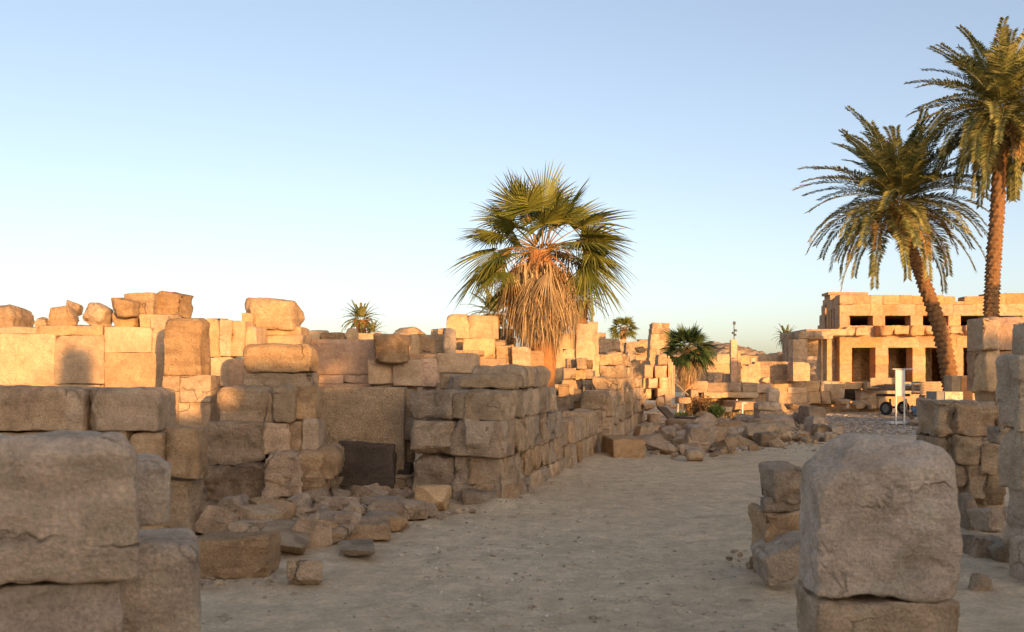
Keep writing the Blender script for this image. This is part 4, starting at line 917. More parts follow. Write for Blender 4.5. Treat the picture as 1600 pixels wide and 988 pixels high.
def date_frond(g, gr, base, az, el, L, bend, rg, nl=60, ll=.42, lw=.018, sway=0.):
    pts = []; p = base.copy(); e = el; n = 14; a_ = az
    for i in range(n + 1):
        pts.append(p.copy()); t = i / n
        d = Vector((math.cos(a_) * math.cos(e), math.sin(a_) * math.cos(e), math.sin(e)))
        p = p + d * L / n; e = max(-1.5, e - bend * (.35 + 1.3 * t) / n); a_ += sway / n
    gr.tube(pts, [.019 * (1 - .85 * i / n) * L / 4 + .003 for i in range(n + 1)], 4)
    for k in range(nl):
        t = .10 + .90 * (k + .5) / nl; f = t * n; i = min(n - 1, int(f)); u = f - i
        c = pts[i].lerp(pts[i + 1], u); T = (pts[i + 1] - pts[i]).normalized()
        Sd = T.cross(Vector((0, 0, 1))); Sd = Sd.normalized() if Sd.length > .05 else Vector((math.sin(az), -math.cos(az), 0))
        U = Sd.cross(T).normalized()
        fwd = .28 + .55 * t
        l = ll * (math.sin(min(1, t * 1.15 + .12) * math.pi * .86 + .15) * .80 + .16) * rg.uniform(.8, 1.12)
        for s_ in (-1, 1):
            d = (Sd * s_ * rg.uniform(.8, 1.1) + T * fwd + U * rg.uniform(.1, .5)).normalized()
            e1 = c + d * l * .55; e2 = c + d * l - Vector((0, 0, 1)) * l * .13
            wv = d.cross(U).normalized() * lw
            kx = len(g.V); g.V += [c, e1 - wv, e2, e1 + wv]; g.F.append((kx, kx + 1, kx + 2, kx + 3))
def date_palm(label, path, rads, fl, nfr, nl, seed_, ll=.42, lw=.018, el0=84, el1=-62, boots=.3, rows=150, group=None, oldn=8, bend=1.5):
    rg = random.Random(seed_)
    T = empty('date_palm', label, 'palm', tuple(path[0]), group)
    V, Fc = trunk_geo(path, rads, 30, int(rows * 1.6), boots * 1.25, 5.5, seed_)
    mesh_obj('trunk', [Vector(v) - path[0] for v in V], Fc, M['bark'], T, path[0])
    top_ = path[-1]; g = Geo(); gr = Geo(); go = Geo()
    for i in range(nfr):
        f = (i + .5) / nfr; el = math.radians(el0 + (el1 - el0) * f ** 1.05) + rg.uniform(-.1, .1); az = i * 2.39996 + rg.uniform(-.25, .25)
        old = f > .8 and rg.random() < oldn / 20
        b0 = top_ + Vector((math.cos(az), math.sin(az), 0)) * rads[-1] * .6 + Vector((0, 0, .5 * (1 - f) * fl / 4))
        L = fl * rg.uniform(.86, 1.08) * (1 if f > .12 else .8)
        date_frond(go if old else g, gr, b0, az, el, L * (.75 if old else 1), rg.uniform(.75, 1.15) * bend * (.55 + .7 * min(1, f * 1.6)), rg, nl, ll, lw, rg.uniform(-.5, .5))
    g.obj('crown', M['date'], T, top_); gr.obj('frond_stems', M['rachis'], T, top_)
    if go.V: go.obj('old_fronds', M['dateold'], T, top_)
    # cut leaf bases bulging under the crown
    gb = Geo()
    for i in range(60):
        az = i * 2.39996; z = -1.3 * fl / 4 * (i / 60); r_ = rads[-1]
        b0 = top_ + Vector((math.cos(az) * r_ * .8, math.sin(az) * r_ * .8, z)); tip = b0 + Vector((math.cos(az) * r_ * 1.0, math.sin(az) * r_ * 1.0, .32 * fl / 4))
        gb.tube([b0, tip], [.06 * fl / 4, .03 * fl / 4], 4)
    gb.obj('cut_leaf_bases', M['stalk'], T, top_)
    return T

# the shaggy fan palm in the centre
FY = 20.5
c_ = at(846, 392, FY)
fan_palm('large shaggy fan palm with a skirt of dry brown leaves behind the corner wall', c_.x, c_.y, c_.z, 1.98, .21, 36, 38, 6, 'fan', 110, 1.70, dry_r=.58)
# date palms on the right: leaning one and the tall one at the frame edge
Yd = 45.0
path = [at(1488, 618, Yd) - Vector((0, 0, .8)), at(1486, 606, Yd), at(1470, 520, Yd), at(1443, 440, Yd), at(1422, 385, Yd), at(1404, 322, Yd)]
date_palm('leaning date palm with a wide crown and a curved trunk in front of the temple', path, [.36, .33, .30, .27, .25, .28], 4.5, 104, 84, 3, .72, .032, bend=.9, el0=74, el1=-40)
Yd = 41.0
path = [at(1543, 640, Yd), at(1545, 560, Yd), at(1549, 480, Yd), at(1553, 400, Yd), at(1560, 300, Yd), at(1563, 176, Yd)]
date_palm('tallest date palm, its crown cut by the right edge of the frame', path, [.30, .29, .27, .26, .25, .26], 3.7, 104, 78, 9, .66, .031, el0=76, el1=-66, bend=.95, oldn=12)
# small far palms
def far_date(label, px, py, Y, fl, base_py, sd_, n=40, r=.3, dx=0):
    t_ = at(px, py, Y); b0 = at(px + dx, base_py, Y); b0.z = min(b0.z, 0)
    date_palm(label, [b0, b0.lerp(t_, .35), b0.lerp(t_, .7), t_], [r, r, r * .9, r], fl, n, 34, sd_, fl * .14, .03, rows=40, el1=-45, oldn=0, bend=.9)
far_date('small far date palm standing alone on the skyline at left', 564, 500, 60, 1.25, 560, 21, 46, .3, 4)
far_date('young bushy date palm crouching right of the small skyline palm', 581, 522, 58, .95, 560, 22, 26, .15)
far_date('date palm half hidden behind the left side of the shaggy palm', 772, 492, 48, 1.5, 560, 23, 40, .3)
far_date('date palm peeping out behind the right side of the shaggy palm', 908, 470, 48, 1.5, 560, 25, 40, .3)
far_date('tiny date palm beside the temple porch on the horizon', 1228, 527, 85, 1.2, 560, 24, 34, .25)
c_ = at(974, 515, 60); fan_palm('small far fan palm above the long low brown wall', c_.x, c_.y, c_.z, 1.0, .14, 36, 16, 31, 'fan', 10, .5, dry_r=.25)
c_ = at(1074, 548, 42); fan_palm('dark green bushy fan palm beside the stone tower', c_.x, c_.y, c_.z, 1.35, .16, 52, 20, 32, 'fandark', 34, 1.35, dry_r=.35)
# palm behind the camera whose shadow dapples the walls
fan_palm('fan palm standing out of view behind the viewer', 8.2, -5, 4.15, 1.9, .17, 44, 26, 41, 'fan', 20, .8, dry_r=.5)

# ================================================================== rubble on the left of the path (named one by one)
R_ = rock
R_(300, 828, 436, 900, 'long dark rectangular block lying on the ground beside the lower left wall', 'block', 'stone_block', 'brown', block=True, df=.55, r=.03, cuts=2, yaw=.03)
R_(378, 806, 508, 872, 'broad smooth slab sloping down to the right behind the long dark block', mat='grey', planes=9, tilt=(0, .1), ff=.45)
R_(442, 866, 512, 912, 'dark angular stone at the right foot of the long dark block', mat='brown', df=.8)
R_(332, 766, 400, 832, 'pale fractured boulder leaning under the stacked wall', mat='grey', Y=10.4)
R_(300, 786, 348, 830, 'triangular dull stone left of the pale fractured boulder', mat='brown', Y=10.2)
R_(508, 806, 612, 842, 'long low brick shaped slab pointing at the path', 'slab', 'stone_slab', 'brown', Y=9.95, block=True, yaw=.2, ff=.6, r=.04)
R_(508, 836, 604, 876, 'thin pale slab half buried nearest the path', 'slab', 'stone_slab', 'grey', planes=9, ff=.35)
R_(556, 796, 640, 822, 'flat grey slab behind the brick shaped slab', 'slab', 'stone_slab', 'grey', planes=8, df=.7)
R_(575, 781, 670, 811, 'flat brown block with a squared right end left of the light boulder', 'block', 'stone_block', 'brown', block=True, df=.5, r=.05)
R_(643, 752, 708, 800, 'light tan angular boulder standing at the front of the corner wall', mat='pale', df=.8, planes=8)
R_(722, 764, 777, 791, 'neat rectangular block on the ground against the corner wall', 'block', 'stone_block', 'grey', block=True, df=.6, r=.02, cuts=1)
R_(570, 757, 606, 786, 'yellowish chipped stone in the middle of the rubble heap', mat='pale', Y=13, planes=9)
R_(486, 770, 570, 806, 'wide wedge shaped stone at the centre of the rubble heap', mat='grey', Y=11.6, planes=9)
R_(480, 786, 532, 803, 'thin slab projecting under the wide wedge stone', mat='brown', Y=11.4)
R_(448, 778, 486, 806, 'squat stone left of the thin projecting slab', mat='brown', Y=11.8)
R_(412, 792, 452, 812, 'pointed brown stone in front of the stacked wall base', mat='brown', Y=11.2)
R_(396, 784, 446, 802, 'squared small block beside the pale fractured boulder', mat='brown', Y=11.6, block=True)
R_(430, 768, 490, 796, 'flat tan stone on the left shoulder of the rubble heap', mat='sand', Y=12.2)
R_(500, 741, 546, 764, 'flat grey stone on top of the rubble heap near the dark granite slab', mat='grey', Y=12.9)
R_(534, 753, 580, 782, 'sloping stone right of the flat grey topmost stone', mat='grey', Y=12.7)
R_(494, 800, 522, 822, 'small cube shaped stone in front of the wide wedge stone', mat='brown', Y=10.9, block=True)
R_(530, 792, 556, 818, 'upright small stone between the wedge stone and the flat block', mat='brown', Y=11.3)
R_(462, 800, 492, 822, 'dark upright chip left of the small cube stone', mat='brown', Y=11.0)
R_(586, 755, 622, 778, 'brown stone between the yellowish chip and the light boulder', mat='brown', Y=12.9)
R_(608, 762, 648, 782, 'low brown stone just left of the light tan boulder', mat='brown', Y=12.6)
R_(560, 786, 598, 800, 'low worn stone on the near edge of the rubble heap', mat='grey', Y=11.8)
R_(690, 762, 730, 782, 'low stone between the light boulder and the neat block', mat='brown', Y=13.0)
R_(402, 812, 470, 856, 'tilted angular block behind the dark angular stone at lower left', 'block', 'stone_block', 'grey', Y=9.7, block=True, tilt=(.1, .2), yaw=.4, cuts=4, cut=.35)
R_(452, 818, 506, 852, 'broken brown slab resting against the tilted angular block', mat='brown', Y=9.6)
R_(596, 806, 640, 826, 'small angular slab at the right end of the rubble spill', mat='sand')
R_(640, 786, 690, 806, 'low broken slab in front of the light tan boulder', mat='grey')
# small filler stones of the heap: nothing tells them apart
rgs = random.Random(17)
def scatter(zone, n, smin, smax, label, group, mats, seed_=1, avoid=None, zr=(0, 0), name='rubble_stone'):
    rg = random.Random(seed_); k = 0
    xs = [p[0] for p in zone]; ys_ = [p[1] for p in zone]
    def inside(x, y):
        c = False
        for i in range(len(zone)):
            x1, y1 = zone[i]; x2, y2 = zone[i - 1]
            if (y1 > y) != (y2 > y) and x < (x2 - x1) * (y - y1) / (y2 - y1) + x1: c = not c
        return c
    protos = []
    for j in range(7):
        V, q = rock_geo((1, rg.uniform(.6, .9), rg.uniform(.3, .75)), 13, 7, 16, .02, rg.randint(1, 10 ** 6)); protos.append((V, q))
    while k < n:
        x = rg.uniform(min(xs), max(xs)); y = rg.uniform(min(ys_), max(ys_))
        if not inside(x, y): continue
        s = smin * (smax / smin) ** (rg.random() ** 1.6); V, q = rg.choice(protos); zz = rg.uniform(*zr)
        o = mesh_obj(name, V * s, q, M[rg.choice(mats)], None, (x, y, zz + s * .18), (rg.uniform(-.35, .35), rg.uniform(-.35, .35), rg.uniform(0, 6.28))); o.data.set_sharp_from_angle(angle=.42)
        tag(o, label, 'rock', group); k += 1
def g2(px, py): Y = gy(py); return ((px - CX) / F * Y, Y)
scatter([g2(440, 800), g2(600, 768), g2(655, 790), g2(560, 818), g2(430, 830)], 70, .08, .28, 'small broken brown stone in the rubble heap below the granite slab', 'stones of the rubble heap', ['brown', 'grey', 'sand', 'brown'], 3, zr=(0, .10))
scatter([g2(340, 835), g2(400, 800), g2(470, 775), g2(600, 762), g2(650, 785), g2(640, 808), g2(520, 850), g2(440, 850)], 48, .28, .56, 'angular brown stone as long as a forearm in the rubble heap below the granite slab', 'larger stones of the rubble heap', ['brown', 'grey', 'sand'], 13, zr=(0, .06), name='angular_stone')
scatter([g2(330, 815), g2(420, 800), g2(500, 840), g2(430, 835)], 16, .06, .18, 'small stone between the boulder and the sloping slab at lower left', 'stones by the sloping slab', ['brown', 'grey'], 4)
scatter([g2(300, 905), g2(436, 902), g2(440, 912), g2(300, 918)], 16, .03, .08, 'pale pebble lying along the foot of the long dark block', 'pebbles along the dark block', ['pale', 'grey'], 5, name='pebble')
scatter([g2(640, 800), g2(790, 795), g2(880, 748), g2(850, 765), g2(700, 815)], 24, .03, .10, 'small chip on the dust along the foot of the corner wall', 'chips along the corner wall', ['pale', 'grey', 'brown'], 6, name='stone_chip')

# rubble between the path and the ruins, middle distance
R_(944, 680, 1004, 715, 'squared block with a dark left end at the end of the low wall', 'block', 'stone_block', 'sand', block=True, df=.7, r=.05, yaw=.12)
R_(996, 682, 1026, 708, 'dark wedge stone leaning right of the squared block', mat='grey', Y=22.5, planes=8)
R_(1022, 661, 1068, 690, 'large pale boulder with a pointed left side in the middle rubble', mat='grey', Y=28)
R_(1004, 662, 1040, 680, 'broad flat stone between the long dry stone wall and the pale boulder', mat='sand', Y=31)
R_(1062, 696, 1106, 720, 'lowest slab of the three slabs stepping towards the path', 'slab', 'stone_slab', 'grey', planes=9, df=.7)
R_(1064, 676, 1108, 708, 'tall light tan slab leaning back in the middle of the three slabs', 'slab', 'stone_slab', 'pale', Y=22.0, block=True, df=.35, tilt=(-.45, 0), r=.05)
R_(1068, 662, 1106, 681, 'rounded block behind the leaning tan slab, top of the three', 'slab', 'stone_slab', 'grey', Y=25.5, block=True, r=.1)
R_(1080, 658, 1124, 680, 'long squared block behind the three slabs', 'block', 'stone_block', 'grey', Y=29, block=True, r=.05)
R_(1104, 688, 1152, 713, 'layered flat stone right of the three slabs', mat='grey', Y=21.5, strata=.03)
R_(1124, 676, 1166, 700, 'grey worn block behind the layered flat stone', mat='grey', Y=24)
R_(1150, 672, 1186, 692, 'flat slab between the two larger middle rubble blocks', mat='grey', Y=26)
R_(1176, 674, 1223, 698, 'dark squared boulder at the path edge in the middle rubble', 'block', 'stone_block', 'brown', block=True, r=.07, cuts=4, cut=.3, df=.7)
R_(1140, 657, 1166, 676, 'dark triangular stone pointing up in the middle rubble', mat='brown', Y=30, planes=7)
R_(1162, 650, 1210, 678, 'big rough brown boulder leaning on the statue base', mat='brown', Y=29.5)
R_(1206, 655, 1223, 675, 'squared grey stone at the right of the big brown boulder', mat='grey', Y=29.3, block=True)
R_(1034, 688, 1064, 708, 'low dull stone left of the three slabs', mat='grey', Y=23)
R_(1018, 696, 1042, 712, 'flat dull stone nearest the dark ended block', mat='grey', Y=22)
R_(1010, 644, 1034, 664, 'squared dark block below the pink gateway', 'block', 'stone_block', 'brown', Y=34, block=True, r=.03)
R_(1050, 660, 1066, 676, 'small grey stone by the round altar stone', mat='grey', Y=31)
# round altar stone
A_ = at(1085, 668, 32)
def disc(name, c, r, h, mat, parent=None, n=40, bow=.03):
    V = []; Fc = []; rr = [(.0, h), (.72, h), (.86, h * 1.02), (.95, h * .9), (1., h * .72), (1., h * .2), (.96, 0)]
    rg = random.Random(int(r * 1000))
    ph = [1 + rg.uniform(-bow, bow) for _ in range(n)]
    for (a, z) in rr[1:]:
        for j in range(n): V.append((math.cos(6.2832 * j / n) * r * a * ph[j], math.sin(6.2832 * j / n) * r * a * ph[j], z))
    for i in range(len(rr) - 2):
        for j in range(n): Fc.append((i * n + j, (i + 1) * n + j, (i + 1) * n + (j + 1) % n, i * n + (j + 1) % n))
    Fc.append(tuple(range(n))); Fc.append(tuple(range(len(V) - 1, len(V) - n - 1, -1)))
    return mesh_obj(name, V, Fc, M[mat], parent, c)
T = empty('altar_stone', 'wide round altar like stone with a shallow raised disc among the rubble', 'altar', (A_.x, 32.8, 0))
disc('base', (A_.x, 32.8, -.05), .80, .34, 'grey', T); disc('raised_disc', (A_.x + .05, 32.9, .285), .52, .07, 'dark', T)
# statue fragment on a pedestal
T = empty('statue_fragment', 'broken seated statue fragment on a square pedestal beside the gravel', 'statue', (at(1203, 640, 31).x, 31.3, 0))
pxb(T, 1186, 641, 1222, 676, 31, .8, 'brown', name='pedestal', r=.03, cuts=1)
pxb(T, 1183, 628, 1222, 642, 31.1, .6, 'grey', name='lap', r=.1, top=.1, cuts=2); pxb(T, 1201, 606, 1219, 630, 31.4, .35, 'grey', name='torso', r=.09, top=.05, cuts=2)
# right cluster
R_(1247, 630, 1290, 662, 'big squared block standing at the edge of the grey gravel', 'block', 'stone_block', 'grey', Y=30.5, block=True, r=.06)
R_(1257, 646, 1288, 676, 'tilted stepped block in front of the big squared gravel block', 'block', 'stone_block', 'grey', Y=28, block=True, r=.06, tilt=(0, .1))
R_(1266, 660, 1292, 678, 'small squared block on the right of the stepped block', 'block', 'stone_block', 'grey', Y=27, block=True)
R_(1268, 674, 1301, 690, 'rounded stone low at the path end of the right cluster', mat='grey', Y=25.4)
R_(1288, 662, 1317, 681, 'dark rounded stone at the right end of the right cluster', mat='grey', Y=28)
R_(1232, 640, 1253, 664, 'small dark boulder left of the big squared gravel block', mat='brown', Y=32)
R_(1228, 656, 1248, 670, 'low grey stone between the statue base and the gravel block', mat='grey', Y=31)
R_(1224, 630, 1250, 640, 'flat weathered slab beside the statue fragment', mat='brown', Y=38)
R_(1246, 681, 1270, 694, 'pale flat stone at the very edge of the path in the right cluster', mat='grey', Y=25)
scatter([g2(960, 700), g2(1010, 670), g2(1130, 664), g2(1320, 672), g2(1310, 690), g2(1225, 700), g2(1100, 716), g2(1000, 714)], 160, .10, .46, 'small grey stone scattered among the middle distance rubble', 'stones of the middle rubble', ['grey', 'grey', 'brown', 'sand', 'pale'], 8)
scatter([g2(975, 705), g2(1020, 672), g2(1120, 664), g2(1230, 665), g2(1225, 695), g2(1100, 712)], 46, .5, 1.15, 'broad broken block lying among the middle distance rubble', 'larger stones of the middle rubble', ['grey', 'brown', 'sand', 'grey'], 14, name='angular_stone')
scatter([g2(1230, 668), g2(1260, 655), g2(1315, 668), g2(1318, 684), g2(1240, 690)], 44, .10, .4, 'small stone packed between the blocks of the right cluster', 'stones of the right cluster', ['grey', 'brown', 'pale'], 9)
scatter([g2(1120, 870), g2(1180, 850), g2(1240, 910), g2(1170, 905)], 30, .02, .09, 'dark chip at the foot of the block stack left of the pillar', 'chips by the block stack', ['brown', 'grey'], 10, name='stone_chip')
# rocks heaped on the gravel before the temple wall
for k, (a, lab) in enumerate([((1302, 621, 1330, 634), 'rough pale stone at the left of the small heap before the jagged wall'), ((1325, 624, 1352, 640), 'flat topped stone in the small heap before the jagged wall'), ((1346, 628, 1366, 641), 'dark slanted stone right in the small heap before the jagged wall'), ((1316, 627, 1330, 640), 'small round stone under the small heap before the jagged wall')]):
    R_(*a, lab, mat='pale' if k != 2 else 'grey', Y=46)
R_(1370, 648, 1392, 656, 'low stone on the gravel near the cart wheel', mat='pale', Y=41)
R_(1416, 655, 1452, 668, 'flat grey slab below the sacks near the gravel edge', mat='grey', Y=34)
R_(1134, 580, 1150, 596, 'flat tan stone on the low brown wall beside the square post', mat='pale', Y=45.2) if False else None
R_(1183, 589, 1204, 600, 'low domed sunlit stone on the low brown wall', 'boulder', 'boulder', 'pale', Y=45)
for k, (a, lab) in enumerate([((985, 610, 1010, 634), 'angular stone at the left foot of the pink gateway'), ((1022, 616, 1040, 640), 'pale stone leaning on the pink gateway'), ((1002, 628, 1024, 642), 'flat stone below the pink gateway')]):
    R_(*a, lab, mat='pale', Y=35)
# low excavated stones behind the bush
for k, (a, lab, m_) in enumerate([((1092, 636, 1122, 646), 'flat sunlit slab lying before the bush, left half', 'pale'), ((1121, 635, 1145, 643), 'flat sunlit slab lying before the bush, right half', 'pale'), ((1053, 619, 1080, 630), 'flat slab left of the bush', 'sand'), ((1128, 625, 1190, 640), 'long shaded kerb stone right of the bush', 'brown'), ((1075, 606, 1092, 620), 'rounded dark stone at the end of the low brown wall', 'brown')]):
    R_(*a, lab, 'slab', 'stone_slab', m_, Y=39 + (2.5 if k > 1 else 0), block=True, df=.5, r=.04)

# ================================================================== pebbles on the path: nobody could count them
rgn = np.random.RandomState(5)
ico, iq = rock_geo((1, 1, .7), 2, 6, 8, .05, 3)
VV = []; QQ = []; PX = []; k = 0
for i in range(3000):
    Yp = 5.2 + 30 * rgn.rand() ** 1.7; xp = rgn.uniform(-.47, .35) * Yp + 0
    edge = -.15 * Yp + 1.3
    if rgn.rand() < .62 and Yp < 22: xp = -.20 * Yp + .9 + abs(rgn.normal()) * 1.1 * (1 if rgn.rand() < .7 else 2)
    s = .008 + .022 * rgn.rand() ** 4 + (.035 * rgn.rand() if rgn.rand() < .02 else 0) + .0004 * Yp
    th = rgn.rand() * 6.28; R2 = np.array([[math.cos(th), -math.sin(th), 0], [math.sin(th), math.cos(th), 0], [0, 0, 1]])
    V = (ico * (s * np.array([1 + rgn.rand(), 1, .6 + .5 * rgn.rand()]))) @ R2.T
    PX.append((xp, Yp, 0)); VV.append(V + np.array([xp, Yp, s * .15])); QQ.append(iq + k); k += len(ico)
def pebble_mat():
    m, t, b = new_mat('mixed_pebbles', .9, .1)
    ge = N(t, 'ShaderNodeNewGeometry')
    t.links.new(ramp(t, ge.outputs['Random Per Island'], [(0., (.30, .23, .16)), (.5, (.50, .39, .27)), (.9, (.62, .51, .39)), (1., (.75, .67, .56))]), b.inputs['Base Color']); return m
M['pebble'] = pebble_mat()
VV = np.vstack(VV); VV[:, 2] += np.repeat(gh(np.array(PX)), len(ico))
o = mesh_obj('pebbles', VV, np.vstack(QQ), M['pebble'], smooth=False); tag(o, 'scattered pebbles and grit on the dusty path', 'pebbles', kind='stuff')
# gravel and rubble grit in the yard before the temple
VV = []; QQ = []; PX = []; k = 0
for i in range(7000):
    Yp = rgn.uniform(29, 47); xp = rgn.uniform(.12, .46) * Yp
    if rgn.rand() < .3: Yp = rgn.uniform(22, 36); xp = rgn.uniform(.1, .38) * Yp
    s = .02 + .05 * rgn.rand() ** 2; V = ico * (s * np.array([1 + rgn.rand(), 1, .8]))
    PX.append((xp, Yp, 0)); VV.append(V + np.array([xp, Yp, s * .2])); QQ.append(iq + k); k += len(ico)
def gravel_mat():
    m, t, b = new_mat('grey_gravel', .9, .1)
    ge = N(t, 'ShaderNodeNewGeometry')
    t.links.new(ramp(t, ge.outputs['Random Per Island'], [(0., (.18, .14, .10)), (.6, (.42, .34, .26)), (1., (.66, .57, .48))]), b.inputs['Base Color']); return m
M['gravel'] = gravel_mat()
VV = np.vstack(VV); VV[:, 2] += np.repeat(gh(np.array(PX)), len(ico))
o = mesh_obj('gravel', VV, np.vstack(QQ), M['gravel'], smooth=False); tag(o, 'grey gravel spread over the yard before the temple', 'gravel', kind='stuff')

# ================================================================== plants
M['grassdry'] = leaf_mat('dry_grass', (.30, .20, .08), (.42, .28, .12), .2); M['grassgreen'] = leaf_mat('green_weed', (.14, .19, .04), (.26, .27, .07), .25)
M['shrubred'] = leaf_mat('reddish_shrub', (.34, .17, .06), (.40, .26, .10), .2)
def tuft(g, c, n, h, spread, rg, wd=.012):
    for i in range(n):
        az = rg.uniform(0, 6.283); r_ = spread * rg.random() ** .6; p = c + Vector((math.cos(az) * r_, math.sin(az) * r_, 0)); hh = h * rg.uniform(.5, 1.1)
        q = p + Vector((rg.uniform(-.3, .3) * hh, rg.uniform(-.3, .3) * hh, hh)); s = Vector((rg.uniform(-1, 1), rg.uniform(-.3, .3), 0)).normalized() * wd
        k = len(g.V); m_ = p.lerp(q, .55) + Vector((0, 0, .04 * hh)); g.V += [p - s, p + s, m_ + s * .8, m_ - s * .8, q]; g.F += [(k, k + 1, k + 2, k + 3), (k + 3, k + 2, k + 4)]
rg = random.Random(6)
def bush(label, px, py, Y, wpx, hpx, mat, n=900, leaf=.06, name='shrub'):
    c = at(px, py, Y); c.z = 0; W_ = wpx / F * Y / 2; H_ = hpx / F * Y
    T = empty(name, label, 'shrub', c); g = Geo(); gs = Geo()
    for i in range(26):
        az = rg.uniform(0, 6.283); e = c + Vector((math.cos(az) * W_ * rg.uniform(.2, .95), math.sin(az) * W_ * rg.uniform(.2, .95), H_ * rg.uniform(.5, 1.)))
        pts = [c, c.lerp(e, .5) + Vector((0, 0, .12 * H_)), e]; gs.tube(pts, [.014, .009, .004], 4)
        for j in range(n // 26):
            t = rg.uniform(.35, 1.05); p = c.lerp(e, t) + Vector((rg.gauss(0, .1), rg.gauss(0, .1), rg.gauss(0, .08))) * W_ * 1.4
            p.z = max(.02, p.z)
            a = Vector((rg.gauss(0, 1), rg.gauss(0, 1), rg.gauss(0, 1))).normalized() * leaf; b_ = a.orthogonal().normalized() * leaf * .4
            k = len(g.V); g.V += [p - a * .5, p + b_, p + a, p - b_]; g.F.append((k, k + 1, k + 2, k + 3))
    g.obj('foliage', M[mat], T, c); gs.obj('stems', M['wooddark'], T, c)
bush('reddish orange dry shrub catching the sun beside the green one', 1094, 643, 38.5, 38, 36, 'shrubred', 1500, .09)
bush('low bright green shrub right of the reddish shrub', 1117, 641, 38.6, 30, 22, 'grassgreen', 1100, .09)
bush('small dark green bush on the hill crest left of the temple porch', 1212, 560, 110, 22, 60, 'grassgreen', 500, .2)
g = Geo()
for (px, py, Y) in [(x_, 637 + rg.uniform(-2, 3), 0) for x_ in range(1055, 1215, 5)] + [(x_, 640 + rg.uniform(-2, 3), 0) for x_ in range(1215, 1345, 4)] + [(x_, 652 + rg.uniform(-2, 2), 0) for x_ in range(1138, 1176, 4)]:
    Yg = gy(py); c = Vector(((px - CX) / F * Yg, Yg, 0)); tuft(g, c, 34, .26, .35, rg, .012)
o = g.obj('dry_grass', M['grassdry'], None, Vector((15, 48, 0))); tag(o, 'dry golden grass along the foot of the low walls before the temple', 'grass', kind='stuff')
g = Geo()
for px in list(range(1060, 1080, 5)) + list(range(1150, 1172, 4)): c = at(px, 650, 42); c.z = 0; tuft(g, c, 40, .22, .3, rg, .014)
o = g.obj('green_grass', M['grassgreen'], None, Vector((12, 42, 0))); tag(o, 'green grass tufts near the white stakes', 'grass', kind='stuff')

# ================================================================== small built things
for k, (px, yb, yt, Y, lab) in enumerate([(1151.5, 648, 624, 43, 'leftmost of the three white stakes standing right of the shrubs'), (1156, 650, 630, 42, 'middle white stake of the three right of the shrubs'), (1160, 655, 630, 40, 'rightmost white stake of the three, with a bent top'), (1059, 642, 628, 44, 'short white stake left of the reddish shrub'), (1069, 646, 629, 43, 'white stake just left of the reddish shrub'), (1078, 638, 622, 45, 'thin white stake touching the reddish shrub')]):
    a = at(px, yb, Y); a.z = -.05; b_ = at(px, yt, Y)
    gs = [boxg((a + b_) / 2, (.06, .06, (b_ - a).length))]
    if k == 2: gs.append(boxg(b_ + Vector((.07, 0, .0)), (.2, .06, .05)))
    o = solid('white_stake', gs, M['steelwhite'], None, .006); tag(o, lab, 'stake', 'white stakes around the shrubs')
# sign frame
T = empty('sign_board', 'narrow white sign panel standing on two thin legs on the gravel', 'sign', (at(1407, 663, 35).x, 35, 0))
xa, xb = at(1400, 0, 35).x, at(1413, 0, 35).x
for x_ in (xa, xb): solid('leg', [boxg((x_, 35, .95), (.045, .045, 1.95))], M['steelwhite'], T, .006)
solid('panel', [boxg(((xa + xb) / 2, 34.99, at(0, 599, 35).z), (xb - xa - .05, .03, .92))], M['steelwhite'], T, .006)
solid('top_bar', [boxg(((xa + xb) / 2 + .12, 35, 1.94), (.78, .04, .03))], M['steelwhite'], T, .004)
# cart
CYY = 44.0
def X(px): return (px - CX) / F * CYY
def Z(py): return CZ + (HY - py) / F * CYY
T = empty('hand_cart', 'old flat wooden cart with black wheels loaded with boards before the temple', 'cart', (X(1405), CYY + .6, 0))
solid('bed', [boxg((X(1405), CYY + .7, Z(609)), (X(1437) - X(1374), 1.5, .1)), boxg((X(1405), CYY, Z(607)), (X(1437) - X(1374), .08, .2))], M['wooddark'], T)
solid('side_board', [boxg((X(1403), CYY + 1.3, Z(598)), (X(1430) - X(1376), .06, .42))], M['wood'], T)
solid('undercarriage', [boxg((X(1405), CYY + .7, Z(618)), (1.5, .08, .12)), prism((X(1388), CYY + .7, .32), (X(1425), CYY + .7, .32), .04), boxg((X(1395), CYY + .3, .5), (.08, .08, .4)), boxg((X(1420), CYY + .3, .5), (.08, .08, .4))], M['darkmetal'], T)
def wheel(cx, cy):
    V = []; Fc = []; n = 28; prof_ = [(.18, -.05), (.27, -.06), (.30, -.035), (.30, .035), (.27, .06), (.18, .05)]
    for (r_, o_) in prof_:
        for j in range(n): V.append((o_, r_ * math.cos(6.2832 * j / n), r_ * math.sin(6.2832 * j / n)))
    m_ = len(prof_)
    for i in range(m_):
        for j in range(n): Fc.append((i * n + j, ((i + 1) % m_) * n + j, ((i + 1) % m_) * n + (j + 1) % n, i * n + (j + 1) % n))
    w_ = mesh_obj('wheel', V, Fc, M['rubber'], T, (cx, cy, .29)); w_.rotation_euler = (0, 0, .62)
    V2, F2 = prism((-.04, 0, 0), (.04, 0, 0), .19, 20); h_ = mesh_obj('rim', V2, F2, M['metal'], None, (0, 0, 0), smooth=False); h_.parent = w_
for cx, cy in ((X(1386), CYY + .1), (X(1424), CYY + .9)): wheel(cx, cy)
M['sheet'] = plain('pale_sheet', (.55, .55, .56), .7, .25, sc=2)
V, q_ = rock_geo((.85, .9, .28), 12, 10, 8, .05, 55); o = mesh_obj('plastic_sheet', V, q_, M['sheet'], None, (X(1425), CYY + .7, Z(604))); tag(o, 'crumpled pale sheet lying on the cart', 'sheet')
